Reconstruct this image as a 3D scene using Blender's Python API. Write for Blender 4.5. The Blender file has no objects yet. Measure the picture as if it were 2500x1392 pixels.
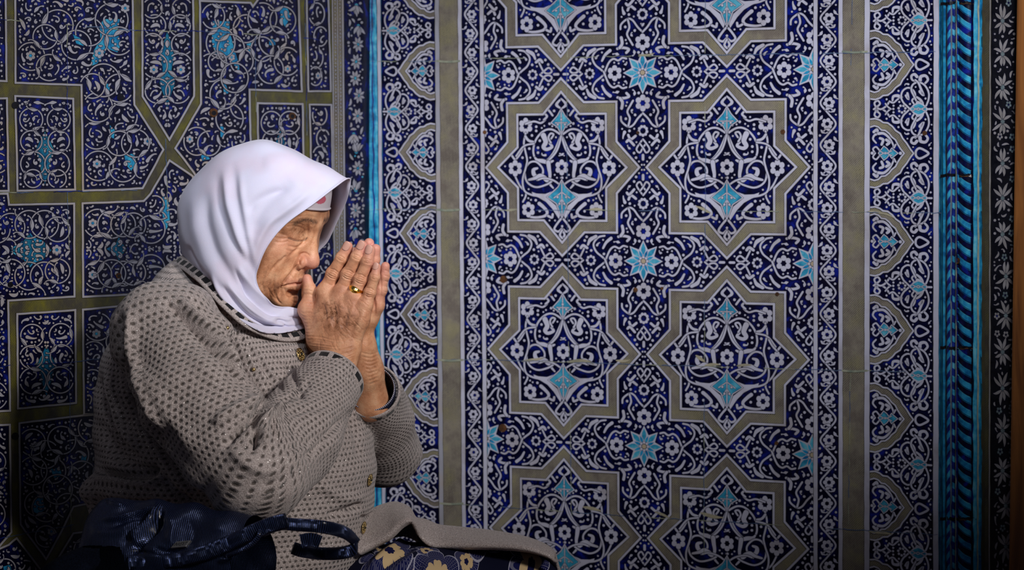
import bpy, bmesh, math, random
import numpy as np
from mathutils import Vector, Matrix

S = bpy.context.scene
COL = S.collection
FPX = 7400.0            # focal length in pixels of the 2500 px wide frame
PITCH = math.radians(3.06)
ROLL = math.radians(0.30)
EYE = 0.86              # camera height over the floor

# ------------------------------------------------------------ camera
cam_d = bpy.data.cameras.new('camera')
cam = bpy.data.objects.new('camera', cam_d)
COL.objects.link(cam)
cam_d.sensor_width = 36.0
cam_d.lens = 36.0 * FPX / 2500.0
cam_d.clip_start = 0.1
cam_d.clip_end = 60
cam_d.dof.use_dof = True
cam_d.dof.focus_distance = 4.27
cam_d.dof.aperture_fstop = 8.5
CR = (Matrix.Rotation(math.pi / 2 - PITCH, 3, 'X') @ Matrix.Rotation(ROLL, 3, 'Z'))
cam.matrix_world = Matrix.Translation((0, 0, EYE)) @ CR.to_4x4()
S.camera = cam
CRn = np.array(CR)
CPOS = np.array([0.0, 0.0, EYE])

# ------------------------------------------------------------ world, light, exposure
w = bpy.data.worlds.new('room_ambience'); S.world = w
w.use_nodes = True
bg = w.node_tree.nodes['Background']
bg.inputs[0].default_value = (0.42, 0.50, 0.78, 1)
bg.inputs[1].default_value = 0.060
S.view_settings.view_transform = 'Standard'
S.view_settings.look = 'None'
S.view_settings.gamma = 1.0
S.view_settings.use_curve_mapping = False
S.view_settings.exposure = 0.0


def area(name, loc, target, size, power, color, size_y=None, spread=180):
    d = bpy.data.lights.new(name, 'AREA')
    d.energy = power; d.color = color
    d.shape = 'RECTANGLE'; d.size = size; d.size_y = size_y or size
    d.spread = math.radians(spread)
    o = bpy.data.objects.new(name, d); COL.objects.link(o)
    o.location = loc
    o.rotation_euler = (Vector(target) - Vector(loc)).to_track_quat('-Z', 'Y').to_euler()
    return o


# daylight falling in from high up, in front of the niche and to the right
area('high_window_light', (0.42, 2.40, 1.92), (0.14, 4.85, 0.86), 1.60, 5.1, (0.92, 0.94, 1.0), 0.20, 29)
area('added_fill_light', (1.7, 1.5, 2.1), (-0.50, 4.22, 0.62), 0.5, 4.0, (1.0, 0.93, 0.88), 0.5, 36)  # added fill with no real source, lifts her sleeve and the lower left wall

# ------------------------------------------------------------ pixel <-> place
def ray(px, py):
    v = CRn @ np.array([(px - 1250.0) / FPX, (696.0 - py) / FPX, -1.0])
    return v


def at(px, py, Y):
    v = ray(px, py)
    return CPOS + v * (Y / v[1])


def proj(P):
    """world points (n,3) -> pixels (n,2)"""
    q = (np.asarray(P, float) - CPOS) @ CRn
    return np.stack([1250.0 + FPX * q[:, 0] / -q[:, 2], 696.0 - FPX * q[:, 1] / -q[:, 2]], 1)


def catmull(pts, n=6, closed=False):
    P = [np.asarray(p, float) for p in pts]
    if len(P) < 3 and not closed: return np.array(P)
    out = []
    m = len(P)
    rng_ = range(m if closed else m - 1)
    for i in rng_:
        if closed: a, b, c, d = P[(i - 1) % m], P[i], P[(i + 1) % m], P[(i + 2) % m]
        else: a, b, c, d = P[max(i - 1, 0)], P[i], P[i + 1], P[min(i + 2, m - 1)]
        for k in range(n):
            t = k / n
            out.append(0.5 * ((2 * b) + (-a + c) * t + (2 * a - 5 * b + 4 * c - d) * t * t + (-a + 3 * b - 3 * c + d) * t ** 3))
    if not closed: out.append(P[-1])
    return np.array(out)


CORNER = at(907, 696, 5.20)
TH = math.radians(29.0)
DR = np.array([math.cos(TH), -math.sin(TH), 0.0])      # along the right wall, towards the camera
DL = np.array([-math.sin(TH), -math.cos(TH), 0.0])     # along the left wall, towards the camera
NR = np.array([-math.sin(TH), -math.cos(TH), 0.0])     # normals into the room
NL = np.array([math.cos(TH), -math.sin(TH), 0.0])
UP = np.array([0, 0, 1.0])


def plane_uv(pts, D, N):
    """photo pixels -> (along wall, height) on a wall plane through the corner"""
    pts = np.atleast_2d(np.asarray(pts, float))
    v = np.stack([(pts[:, 0] - 1250) / FPX, (696 - pts[:, 1]) / FPX, -np.ones(len(pts))], 1) @ CRn.T
    t = ((CORNER - CPOS) @ N) / (v @ N)
    P = CPOS + v * t[:, None]
    return np.stack([(P - CORNER) @ D, P[:, 2]], 1)


# ------------------------------------------------------------ object helpers
def tag(o, label=None, cat=None, group=None, kind=None):
    if label: o['label'] = label
    if cat: o['category'] = cat
    if group: o['group'] = group
    if kind: o['kind'] = kind
    return o


def mesh_obj(name, verts, faces, mats, parent=None, smooth=False, midx=None, attrs=None):
    me = bpy.data.meshes.new(name)
    me.from_pydata([tuple(map(float, v)) for v in verts] if not isinstance(verts, np.ndarray) else verts.tolist(), [], faces if isinstance(faces, list) else faces.tolist())
    if not isinstance(mats, (list, tuple)): mats = [mats]
    for m in mats: me.materials.append(m)
    if midx is not None: me.polygons.foreach_set('material_index', midx)
    if smooth: me.polygons.foreach_set('use_smooth', [True] * len(me.polygons))
    if attrs:
        for k, a in attrs.items():
            a = np.asarray(a, np.float32)
            if a.ndim == 1:
                at_ = me.attributes.new(k, 'FLOAT', 'POINT'); at_.data.foreach_set('value', a)
            else:
                at_ = me.attributes.new(k, 'FLOAT_VECTOR', 'POINT'); at_.data.foreach_set('vector', a.ravel())
    me.update()
    o = bpy.data.objects.new(name, me); COL.objects.link(o)
    if parent: o.parent = parent
    return o


# ------------------------------------------------------------ materials
def nmat(name):
    m = bpy.data.materials.new(name); m.use_nodes = True
    nt = m.node_tree; b = nt.nodes['Principled BSDF']
    return m, nt, b


def N(nt, t, **kw):
    n = nt.nodes.new(t)
    for k, v in kw.items():
        if k.startswith('i_'):
            n.inputs[int(k[2:]) if k[2:].isdigit() else k[2:].replace('_', ' ')].default_value = v
        else: setattr(n, k, v)
    return n


def L(nt, a, b): nt.links.new(a, b)


def ramp(nt, fac, stops):
    r = nt.nodes.new('ShaderNodeValToRGB')
    e = r.color_ramp.elements
    while len(e) < len(stops): e.new(0.5)
    for i, (p, c) in enumerate(stops):
        e[i].position = p; e[i].color = (*c, 1) if len(c) == 3 else c
    L(nt, fac, r.inputs[0])
    return r


def noise(nt, vec, scale, detail=3, rough=0.55, dist=0.0):
    n = N(nt, 'ShaderNodeTexNoise'); n.inputs['Scale'].default_value = scale
    n.inputs['Detail'].default_value = detail; n.inputs['Roughness'].default_value = rough
    n.inputs['Distortion'].default_value = dist
    if vec is not None: L(nt, vec, n.inputs['Vector'])
    return n.outputs[0]


def math_(nt, op, a, b=None, clamp=False):
    n = N(nt, 'ShaderNodeMath', operation=op); n.use_clamp = clamp
    for i, v in enumerate((a, b)):
        if v is None: continue
        if isinstance(v, (int, float)): n.inputs[i].default_value = v
        else: L(nt, v, n.inputs[i])
    return n.outputs[0]


def mix(nt, fac, a, b, mode='MIX'):
    n = N(nt, 'ShaderNodeMix', data_type='RGBA', blend_type=mode)
    for i, v in ((0, fac), (6, a), (7, b)):
        if isinstance(v, (int, float)): n.inputs[i].default_value = v
        elif isinstance(v, tuple): n.inputs[i].default_value = (*v, 1) if len(v) == 3 else v
        else: L(nt, v, n.inputs[i])
    return n.outputs[2]


def bump(nt, b, h, strength=0.3, dist=0.001):
    n = N(nt, 'ShaderNodeBump'); n.inputs['Strength'].default_value = strength
    n.inputs['Distance'].default_value = dist
    L(nt, h, n.inputs['Height']); L(nt, n.outputs[0], b.inputs['Normal'])
    return n


def glaze(name, stops, scale, rough=0.24, detail=4, dist=0.5):
    stops = [(p, tuple(c * 0.74 for c in col)) for p, col in stops]
    m, nt, b = nmat(name)
    co = N(nt, 'ShaderNodeTexCoord').outputs['Object']
    n1 = noise(nt, co, scale, detail, 0.6, dist)
    r = ramp(nt, n1, stops)
    sp = noise(nt, co, 900, 2)
    L(nt, mix(nt, math_(nt, 'MULTIPLY', math_(nt, 'GREATER_THAN', sp, 0.73), 0.5), r.outputs[0], (0.05, 0.04, 0.03)), b.inputs['Base Color'])
    b.inputs['Roughness'].default_value = rough
    b.inputs['Specular IOR Level'].default_value = 0.28
    bump(nt, b, noise(nt, co, 45, 3), 0.35, 0.002)
    return m


M = {}
M['navy'] = glaze('navy_cobalt_glaze', [(0.44, (0.0020, 0.0022, 0.016)), (0.56, (0.0030, 0.0045, 0.050)), (0.68, (0.005, 0.014, 0.24))], 42)
M['navy_deep'] = glaze('near_black_outline_glaze', [(0.3, (0.002, 0.002, 0.012)), (0.7, (0.004, 0.004, 0.030))], 60)
M['blue'] = glaze('cobalt_glaze', [(0.32, (0.004, 0.005, 0.045)), (0.55, (0.010, 0.022, 0.20)), (0.7, (0.015, 0.045, 0.34))], 60)
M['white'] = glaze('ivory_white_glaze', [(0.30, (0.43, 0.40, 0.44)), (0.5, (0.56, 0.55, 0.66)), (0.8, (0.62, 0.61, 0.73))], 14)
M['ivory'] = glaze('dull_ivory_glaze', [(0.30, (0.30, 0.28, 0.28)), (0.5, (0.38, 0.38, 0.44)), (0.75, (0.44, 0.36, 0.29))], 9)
M['cream'] = glaze('aged_cream_glaze', [(0.30, (0.42, 0.36, 0.24)), (0.6, (0.50, 0.40, 0.28))], 20)
M['turq'] = glaze('turquoise_glaze', [(0.34, (0.02, 0.20, 0.36)), (0.5, (0.04, 0.34, 0.52)), (0.68, (0.15, 0.50, 0.62))], 60)
M['turq2'] = glaze('azure_glaze', [(0.36, (0.006, 0.12, 0.30)), (0.5, (0.015, 0.25, 0.50)), (0.68, (0.05, 0.42, 0.62))], 60)
M['sky'] = glaze('pale_turquoise_glaze', [(0.34, (0.05, 0.36, 0.55)), (0.5, (0.12, 0.48, 0.66)), (0.68, (0.22, 0.58, 0.70))], 60)
M['outline'] = glaze('olive_line_glaze', [(0.3, (0.045, 0.040, 0.030)), (0.7, (0.07, 0.06, 0.03))], 50)
M['grout'] = glaze('pale_joint_plaster', [(0.3, (0.16, 0.20, 0.16)), (0.7, (0.42, 0.42, 0.30))], 50, 0.7)
M['grout_blue'] = glaze('blue_joint_plaster', [(0.3, (0.03, 0.07, 0.20)), (0.7, (0.14, 0.20, 0.30))], 50, 0.7)
M['rust'] = glaze('rust_brown_pit', [(0.3, (0.012, 0.006, 0.004)), (0.7, (0.16, 0.06, 0.015))], 120, 0.8)
M['black'] = glaze('black_glaze', [(0.3, (0.003, 0.003, 0.006)), (0.7, (0.010, 0.010, 0.014))], 60)
M['greygreen'] = glaze('grey_green_glaze', [(0.3, (0.10, 0.13, 0.14)), (0.7, (0.20, 0.25, 0.26))], 60)
M['dimwhite'] = glaze('grey_white_glaze', [(0.3, (0.22, 0.20, 0.19)), (0.7, (0.34, 0.32, 0.33))], 30)
M['patch'] = glaze('beige_filled_patch', [(0.3, (0.26, 0.25, 0.17)), (0.7, (0.50, 0.44, 0.30))], 40, 0.5)
M['tealdark'] = glaze('dark_teal_glaze', [(0.3, (0.003, 0.03, 0.06)), (0.7, (0.008, 0.10, 0.15))], 40)


def hatch_mat(name, cols, pitch):
    """olive glaze with fine pen cross-hatching"""
    m, nt, b = nmat(name)
    cols = [(p, tuple(c * 0.72 for c in col)) for p, col in cols]
    co = N(nt, 'ShaderNodeTexCoord').outputs['Object']
    base = ramp(nt, noise(nt, co, 26, 4, 0.6), cols).outputs[0]
    out = base
    wob = noise(nt, co, 30, 2)
    for k, (ang, st) in enumerate(((50, 0.62), (-38, 0.58), (63, 0.35))):
        mp = N(nt, 'ShaderNodeMapping'); L(nt, co, mp.inputs[0])
        mp.inputs['Rotation'].default_value = (0, math.radians(ang), 0) if 'right' in name else (math.radians(ang), 0, 0)
        wv = N(nt, 'ShaderNodeTexWave', wave_type='BANDS', bands_direction='Z')
        wv.inputs['Scale'].default_value = 1.0 / pitch * 0.314 * (1 + 0.17 * k)
        wv.inputs['Distortion'].default_value = 1.6; wv.inputs['Detail'].default_value = 2
        wv.inputs['Detail Scale'].default_value = 2.0
        L(nt, mp.outputs[0], wv.inputs[0])
        lin = ramp(nt, wv.outputs[1], [(0.45, (0, 0, 0)), (0.75, (1, 1, 1))]).outputs[0]
        gate = ramp(nt, noise(nt, co, 19 + 7 * k, 1), [(0.35, (0.35, 0.35, 0.35)), (0.6, (1, 1, 1))]).outputs[0]
        f = math_(nt, 'MULTIPLY', math_(nt, 'MULTIPLY', lin, gate), st)
        out = mix(nt, f, out, (0.020, 0.017, 0.013))
    L(nt, out, b.inputs['Base Color'])
    b.inputs['Roughness'].default_value = 0.33
    b.inputs['Specular IOR Level'].default_value = 0.3
    bump(nt, b, noise(nt, co, 45, 3), 0.35, 0.002)
    return m


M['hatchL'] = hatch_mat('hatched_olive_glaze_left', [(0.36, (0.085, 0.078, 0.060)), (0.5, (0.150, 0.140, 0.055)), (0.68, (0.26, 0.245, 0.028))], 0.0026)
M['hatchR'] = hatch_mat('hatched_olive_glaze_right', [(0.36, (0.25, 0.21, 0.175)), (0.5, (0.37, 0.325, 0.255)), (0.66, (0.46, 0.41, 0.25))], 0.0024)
M['hatchD'] = hatch_mat('hatched_dark_olive_glaze_right', [(0.36, (0.07, 0.06, 0.045)), (0.5, (0.11, 0.10, 0.06)), (0.66, (0.14, 0.13, 0.05))], 0.0024)
# ============================================================ painted tile walls
rnd = random.Random(7)


def in_poly(x, y, poly):
    inside = np.zeros(np.shape(x), bool)
    n = len(poly); j = n - 1
    for i in range(n):
        xi, yi = poly[i]; xj, yj = poly[j]
        c = ((yi > y) != (yj > y)) & (x < (xj - xi) * (y - yi) / ((yj - yi) or 1e-9) + xi)
        inside ^= c; j = i
    return inside


class Paint:
    """flat painted shapes collected in photo-frame units and set on a wall plane"""
    def __init__(s, D, Nn, mats, relief=None):
        s.D, s.N, s.mats, s.relief = D, Nn, mats, relief
        s.P = []; s.F = []; s.mi = []; s.off = []; s.n = 0; s.k = 0
        s.warp = None

    def add(s, pts, faces, mat, z):
        pts = np.asarray(pts, float)
        if s.warp is not None: pts = s.warp(pts)
        s.P.append(pts); s.off.append(np.full(len(pts), z))
        mi = s.mats.index(mat)
        for f in faces:
            s.F.append([i + s.n for i in f]); s.mi.append(mi)
        s.n += len(pts)

    def z(s):
        s.k = (s.k + 1) % 37
        return 5e-4 + s.k * 2.6e-5

    def poly(s, pts, mat, z=None):
        s.add(pts, [list(range(len(pts)))], mat, s.z() if z is None else z)

    def stroke(s, pts, w, mat='white', closed=False, out=1.3, z=None, caps=True, omat='navy_deep'):
        """w: number or per-point array; miter joined strip with round ends"""
        P = np.asarray(pts, float)
        d = np.hypot(*(np.diff(P, axis=0).T)); keep = np.r_[True, d > 1e-6]; P = P[keep]
        W = np.broadcast_to(w, (len(keep),))[keep] if np.ndim(w) else np.full(len(P), float(w))
        if len(P) < 2: return
        if z is None: z = s.z()
        m = len(P)
        if closed: pv, nx = np.roll(P, 1, 0), np.roll(P, -1, 0)
        else: pv, nx = np.vstack([2 * P[0] - P[1], P[:-1]]), np.vstack([P[1:], 2 * P[-1] - P[-2]])
        a = P - pv; b = nx - P
        a /= np.maximum(np.hypot(a[:, 0], a[:, 1]), 1e-9)[:, None]; b /= np.maximum(np.hypot(b[:, 0], b[:, 1]), 1e-9)[:, None]
        t = a + b; t /= np.maximum(np.hypot(t[:, 0], t[:, 1]), 1e-9)[:, None]
        nn = np.stack([-t[:, 1], t[:, 0]], 1)
        cs = np.clip((a * t).sum(1), 0.45, 1)
        for (ex, mt, dz) in ((out, omat, 0.0), (0.0, mat, 1.3e-5)):
            if ex == 0 and mt is None: continue
            if dz == 0.0 and not out: continue
            h = ((W / 2 + ex) / cs)[:, None]
            v = np.vstack([P + nn * h, P - nn * h])
            fs = [[i, i + 1, m + i + 1, m + i] for i in range(m - 1)]
            if closed: fs.append([m - 1, 0, m, 2 * m - 1])
            elif caps:
                extra = []
                for (i0, sg) in ((0, -1), (m - 1, 1)):
                    r = W[i0] / 2 + ex
                    if r < 0.8: continue
                    ang = math.atan2(t[i0, 1] * sg, t[i0, 0] * sg)
                    base = len(v) + len(extra)
                    arc = [P[i0] + r * np.array([math.cos(ang + q), math.sin(ang + q)]) for q in (-1.0, -0.5, 0, 0.5, 1.0)]
                    extra += arc
                    up, dn = i0, m + i0
                    fs.append(([dn] + [base + q for q in range(5)] + [up]) if sg > 0 else ([up] + [base + q for q in range(5)] + [dn]))
                if extra: v = np.vstack([v, np.array(extra)])
            s.add(v, fs, mt, z + dz)

    def dot(s, c, r, mat='white', out=1.3, n=10, z=None, sx=1.0):
        if z is None: z = s.z()
        a = np.arange(n) * 2 * math.pi / n
        u = np.stack([np.cos(a) * sx, np.sin(a)], 1)
        if out: s.add(np.asarray(c) + u * (r + out), [list(range(n))], 'navy_deep', z)
        s.add(np.asarray(c) + u * r, [list(range(n))], mat, z + 1.3e-5)

    def flower(s, c, r, n=6, mat='white', core='navy', sx=1.0, rot=None):
        c = np.asarray(c, float); z = s.z()
        rot = rot if rot is not None else math.pi / 2
        for k in range(n):
            a = rot + k * 2 * math.pi / n
            q = c + 0.66 * r * np.array([math.cos(a) * sx, math.sin(a)])
            s.dot(q, r * (0.36 if n <= 6 else 0.24), mat, out=1.0, n=9, z=z, sx=sx)
        s.dot(c, r * 0.30, core, out=0, n=9, z=z + 2e-5, sx=sx)

    def build(s, name, base_rects=()):
        P = np.vstack(s.P); off = np.concatenate(s.off)
        uv = plane_uv(P, s.D, s.N)
        h = off * 0.42 + (s.relief(P) if s.relief else 0)
        W = CORNER[None, :] * np.array([1, 1, 0]) + uv[:, :1] * s.D + uv[:, 1:] * UP + h[:, None] * s.N
        faces = list(s.F); mi = list(s.mi)
        o = mesh_obj(name, W, faces, [M[k] for k in s.mats], midx=mi)
        tag(o, kind='structure')
        return o


class Filler:
    """packs small leaves, curls and dots into whatever space is left in a region"""
    RES = 1.0

    def __init__(s, x0, y0, x1, y1):
        s.x0, s.y0 = x0, y0
        s.w, s.h = int(x1 - x0) + 1, int(y1 - y0) + 1
        s.occ = np.ones((s.h, s.w), bool)      # True = taken

    def allow(s, poly):
        yy, xx = np.mgrid[0:s.h, 0:s.w]
        s.occ &= ~in_poly(xx + s.x0, yy + s.y0, poly)

    def block_poly(s, poly, pad=0):
        yy, xx = np.mgrid[0:s.h, 0:s.w]
        s.occ |= in_poly(xx + s.x0, yy + s.y0, poly)

    def block(s, pts, r):
        P = np.asarray(pts, float)
        if len(P) > 1:
            q = [P[:1]]
            for a, b in zip(P[:-1], P[1:]):
                n = max(1, int(np.hypot(*(b - a)) / max(1.0, 0.7)))
                q.append(a + (b - a) * (np.arange(1, n + 1) / n)[:, None])
            P = np.vstack(q)
        R = int(r + 1)
        oy, ox = np.mgrid[-R:R + 1, -R:R + 1]
        k = (ox ** 2 + oy ** 2) <= r * r
        ox, oy = ox[k], oy[k]
        X = (np.round(P[:, 0] - s.x0).astype(int)[:, None] + ox).ravel()
        Y = (np.round(P[:, 1] - s.y0).astype(int)[:, None] + oy).ravel()
        g = (X >= 0) & (X < s.w) & (Y >= 0) & (Y < s.h)
        s.occ[Y[g], X[g]] = True

    def holds(s, P):
        if not hasattr(s, 'mask'): return True
        X = np.round(P[:, 0] - s.x0).astype(int); Y = np.round(P[:, 1] - s.y0).astype(int)
        return X.min() >= 0 and Y.min() >= 0 and X.max() < s.w and Y.max() < s.h and bool(s.mask[Y, X].all())

    def free(s, P, r):
        R = int(r)
        offs = [(0, 0)] + [(round(r * math.cos(a)), round(r * math.sin(a))) for a in np.arange(6) * math.pi / 3]
        for dx, dy in offs:
            X = np.round(P[:, 0] - s.x0 + dx).astype(int); Y = np.round(P[:, 1] - s.y0 + dy).astype(int)
            if X.min() < 0 or Y.min() < 0 or X.max() >= s.w or Y.max() >= s.h: return False
            if s.occ[Y, X].any(): return False
        return True


def curl(c, a, L_, bend, n=9, tail=1.0):
    """centreline of a leaf: bends one way and hooks at the end"""
    pts = [np.array(c, float)]; ang = a
    for i in range(n):
        t = i / (n - 1)
        ang += bend * (0.25 + 1.3 * t * t * tail) * 2.2 / n
        pts.append(pts[-1] + np.array([math.cos(ang), math.sin(ang)]) * L_ / n)
    return np.array(pts)


def leafw(n, wmax, kind):
    t = np.linspace(0, 1, n)
    if kind == 0: return wmax * np.clip(np.sin(np.pi * np.clip(t * 0.9 + 0.1, 0, 1)) ** 0.8, 0.15, 1)      # plain leaf
    if kind == 1: return wmax * (0.28 + 0.72 * np.exp(-((t - 0.3) / 0.22) ** 2) + 0.25 * (t > 0.93))       # comma with hook
    return wmax * (0.35 + 0.65 * (1 - t) ** 1.5)


def fill(p, F, mirror=None, sizes=((26, 8), (20, 7), (15, 6), (11, 5)), tries=700, dots=500, dot_r=(3.3, 2.3), gap=2.2, sx=1.0, mat='white', kinds=(0, 1, 1, 2), cream=0.0):
    H, Wd = F.h, F.w
    for (Ln, wd) in sizes:
        free = np.argwhere(~F.occ)
        if not len(free): break
        for _ in range(tries):
            y, x = free[rnd.randrange(len(free))]
            a = rnd.uniform(0, 2 * math.pi); kd = rnd.choice(kinds)
            bend = rnd.choice((-1, 1)) * rnd.uniform(0.3, 1.5)
            if kd == 3: bend *= 2.4
            ln = Ln * rnd.uniform(0.85, 1.15)
            q = curl((0, 0), a, ln, bend)
            q[:, 0] *= sx
            q += (x + F.x0, y + F.y0)
            wv = leafw(len(q), wd, kd) if kd < 3 else np.r_[np.full(len(q) - 2, 3.0), 4.6, 5.2]
            if not F.free(q[::2], wd * 0.5 + gap): continue
            mt = 'cream' if cream and rnd.random() < cream else mat
            F.block(q, wd * 0.45 + gap - 0.6)
            p.stroke(q, wv, mt)
            if mirror:
                for mf in mirror:
                    q2 = mf(q)
                    if F.holds(q2): p.stroke(q2, wv, mt); F.block(q2, wd * 0.45 + gap - 0.6)
    for r in dot_r:
        free = np.argwhere(~F.occ)
        if not len(free): break
        for _ in range(dots):
            y, x = free[rnd.randrange(len(free))]
            c = np.array([[x + F.x0, y + F.y0]], float)
            if not F.free(c, r + gap * 0.75): continue
            F.block(c, r + gap)
            p.dot(c[0], r, mat)
            if mirror:
                for mf in mirror:
                    c2 = mf(c)
                    if F.holds(c2): p.dot(c2[0], r, mat); F.block(c2, r + gap)


def clip_strokes(p, F, pts, w, mat='white', closed=False, pad=2.0, block=True, always=False):
    """draw only the stretches of a line that run inside the region"""
    P = np.asarray(pts, float)
    if closed: P = np.vstack([P, P[:1]])
    X = np.round(P[:, 0] - F.x0).astype(int); Y = np.round(P[:, 1] - F.y0).astype(int)
    ok = (X >= 0) & (X < F.w) & (Y >= 0) & (Y < F.h)
    ins = np.zeros(len(P), bool)
    ins[ok] = F.mask[Y[ok], X[ok]]
    i = 0
    while i < len(P):
        if ins[i]:
            j = i
            while j + 1 < len(P) and ins[j + 1]: j += 1
            if j - i >= 2:
                p.stroke(P[i:j + 1], w, mat, caps=False)
                if block: F.pend.append((P[i:j + 1], w / 2 + pad))
            i = j + 1
        else: i += 1


def circle(c, r, n=36, a0=0.0, a1=2 * math.pi, sx=1.0):
    a = np.linspace(a0, a1, n)
    return np.stack([c[0] + r * sx * np.cos(a), c[1] + r * np.sin(a)], 1)


def spiral(c, r, a0, turns, sgn=1, n=40, sx=1.0, rin=0.25):
    t = np.linspace(0, 1, n)
    a = a0 + sgn * turns * 2 * math.pi * t
    rr = r * (1 - (1 - rin) * t ** 1.1)
    return np.stack([c[0] + rr * sx * np.cos(a), c[1] + rr * np.sin(a)], 1)


# ------------------------------------------------------------ right wall
RM = ['navy', 'navy_deep', 'white', 'ivory', 'cream', 'turq', 'turq2', 'outline', 'grout', 'grout_blue', 'rust', 'hatchR', 'hatchD', 'black', 'greygreen', 'dimwhite', 'tealdark', 'blue', 'hatchL', 'sky', 'patch']
TOP, BOT = -260, 1760


def rx(x0, y):
    """columns lean a little towards the corner: x at height y for a column at x0 on the top edge"""
    k = np.interp(x0, [880, 1130, 1990, 2500], [0.0105, 0.0085, 0.0, -0.002])
    return x0 + k * np.asarray(y, float)


def relief_right(P):
    x = P[:, 0] - (rx(P[:, 0], P[:, 1]) - P[:, 0]); z = np.zeros(len(P))
    def hump(a, b, h, e=0.5):
        t = np.clip((x - a) / (b - a), 0, 1) * 2 - 1
        return np.where((x > a) & (x < b), h * np.maximum(1 - t * t, 0) ** e, 0)
    z += hump(884, 917, 0.009, 0.8)                     # quarter round in the corner
    z += hump(2296, 2330, 0.006) + hump(2316, 2346, 0.010) + hump(2340, 2386, 0.016) + hump(2380, 2402, 0.010)
    return z


pr = Paint(DR, NR, RM, relief_right)


def vband(p, xa, xb, mat, z=1e-4, ya=TOP, yb=BOT, nx=1, ny=12):
    ys = np.linspace(ya, yb, ny + 1)
    xs = np.linspace(xa, xb, nx + 1)
    pts = [(rx(x, y) if p is pr else x, y) for y in ys for x in xs]
    fs = [[j * (nx + 1) + i, j * (nx + 1) + i + 1, (j + 1) * (nx + 1) + i + 1, (j + 1) * (nx + 1) + i] for j in range(ny) for i in range(nx)]
    p.add(np.array(pts, float), fs, mat, z)


def vline(p, x, w, mat='white', z=2e-3, jitter=0.5, out=1.0):
    ys = np.arange(TOP, BOT, 22)
    xs = np.array([rx(x, y) for y in ys]) + np.array([rnd.uniform(-jitter, jitter) for _ in ys])
    p.stroke(np.stack([xs, ys], 1), np.array([w + rnd.uniform(-0.5, 0.5) for _ in ys]), mat, out=out, z=z, caps=False, omat='outline')


# ground colours of the columns
vband(pr, 860, 886, 'turq2', nx=8, ny=30); vband(pr, 886, 905, 'sky', nx=12, ny=30); vband(pr, 905, 930, 'turq2', nx=14, ny=30)
for (x, w_, mt) in ((907, 5, 'turq'), (912, 2, 'blue'), (917, 4, 'turq')):
    vline(pr, x, w_, mt, 2.5e-3, 1.2, 0)
vband(pr, 930, 1066, 'navy'); vband(pr, 1066, 1122, 'hatchR'); vband(pr, 1122, 1178, 'navy')
vband(pr, 1178, 1990, 'navy'); vband(pr, 1990, 2052, 'navy'); vband(pr, 2052, 2117, 'hatchR')
vband(pr, 2117, 2286, 'navy')
vline(pr, 925, 8, 'white'); vline(pr, 1067, 10, 'ivory'); vline(pr, 1122.5, 9); vline(pr, 1176, 9)
vline(pr, 1991.5, 9.5); vline(pr, 2053, 9.5); vline(pr, 2117.5, 12.5); vline(pr, 2286.5, 12.5)

# panel: lattice of stars, measured at its corners
src = np.array([(0, .5), (1, .5), (2, .5), (.5, 0), (1.5, 0), (1, 0), (.5, 1), (1.5, 1), (0, 1.5), (1, 1.5), (2, 1.5), (.5, 2), (1.5, 2), (0, 2.5), (1, 2.5), (2, 2.5)], float)
dst = np.array([(1182, 406), (1567, 408), (1986, 407), (1369.6, 182), (1775.6, 174.6), (1569, 176), (1370, 638), (1778, 645), (1186, 852), (1571, 861.5), (1985, 876.6), (1377, 1083), (1776, 1102), (1188, 1288), (1574, 1310), (1983, 1342)], float)
A = []
for (u, v), (x, y) in zip(src, dst):
    A.append([u, v, 1, 0, 0, 0, -x * u, -x * v, -x]); A.append([0, 0, 0, u, v, 1, -y * u, -y * v, -y])
Hm = np.linalg.svd(np.array(A))[2][-1].reshape(3, 3)


def lat(uv):
    q = np.c_[np.asarray(uv, float), np.ones(len(uv))] @ Hm.T
    return q[:, :2] / q[:, 2:]


# one cell is drawn in its own units (203 x 225 to a half cell) and set on the lattice
CW, CH = 203.0, 225.0


class CellWarp:
    def __init__(s, i, j, fx=1, fy=1): s.a = (i, j, fx, fy)
    def __call__(s, P):
        i, j, fx, fy = s.a
        uv = np.stack([i + 0.5 + fx * P[:, 0] / CW / 2, j + 0.5 + fy * P[:, 1] / CH / 2], 1)
        return lat(uv)


class Recorder(Paint):
    """keeps strokes in cell units so that a cell is drawn once and set many times"""
    def __init__(s): super().__init__(DR, NR, RM)


def stamp(rec, target, warp):
    base = target.n
    for P, off in zip(rec.P, rec.off):
        target.P.append(warp(P)); target.off.append(off)
    target.F += [[i + base for i in f] for f in rec.F]; target.mi += rec.mi
    target.n += rec.n


def mir(q): return np.asarray(q) * (-1, 1)


def star_poly(R_x, R_y, sx_, sy_):
    # long points on the axes, square corners between
    k_ = 57.0 - (138 - sx_) * 0.42; ny_ = (62.0 - (157 - sy_) * 0.45) / 1.15; nx_ = (sx_ - k_) / 1.02
    q = [(0, -R_y), (sx_ - nx_ * 1.02, -sy_), (sx_, -sy_), (sx_, -ny_ * 1.15), (R_x, 0), (sx_, ny_ * 1.15), (sx_, sy_), (sx_ - nx_ * 1.02, sy_), (0, R_y),
         (-sx_ + nx_ * 1.02, sy_), (-sx_, sy_), (-sx_, ny_ * 1.15), (-R_x, 0), (-sx_, -ny_ * 1.15), (-sx_, -sy_), (-sx_ + nx_ * 1.02, -sy_)]
    return np.array(q, float)


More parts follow.
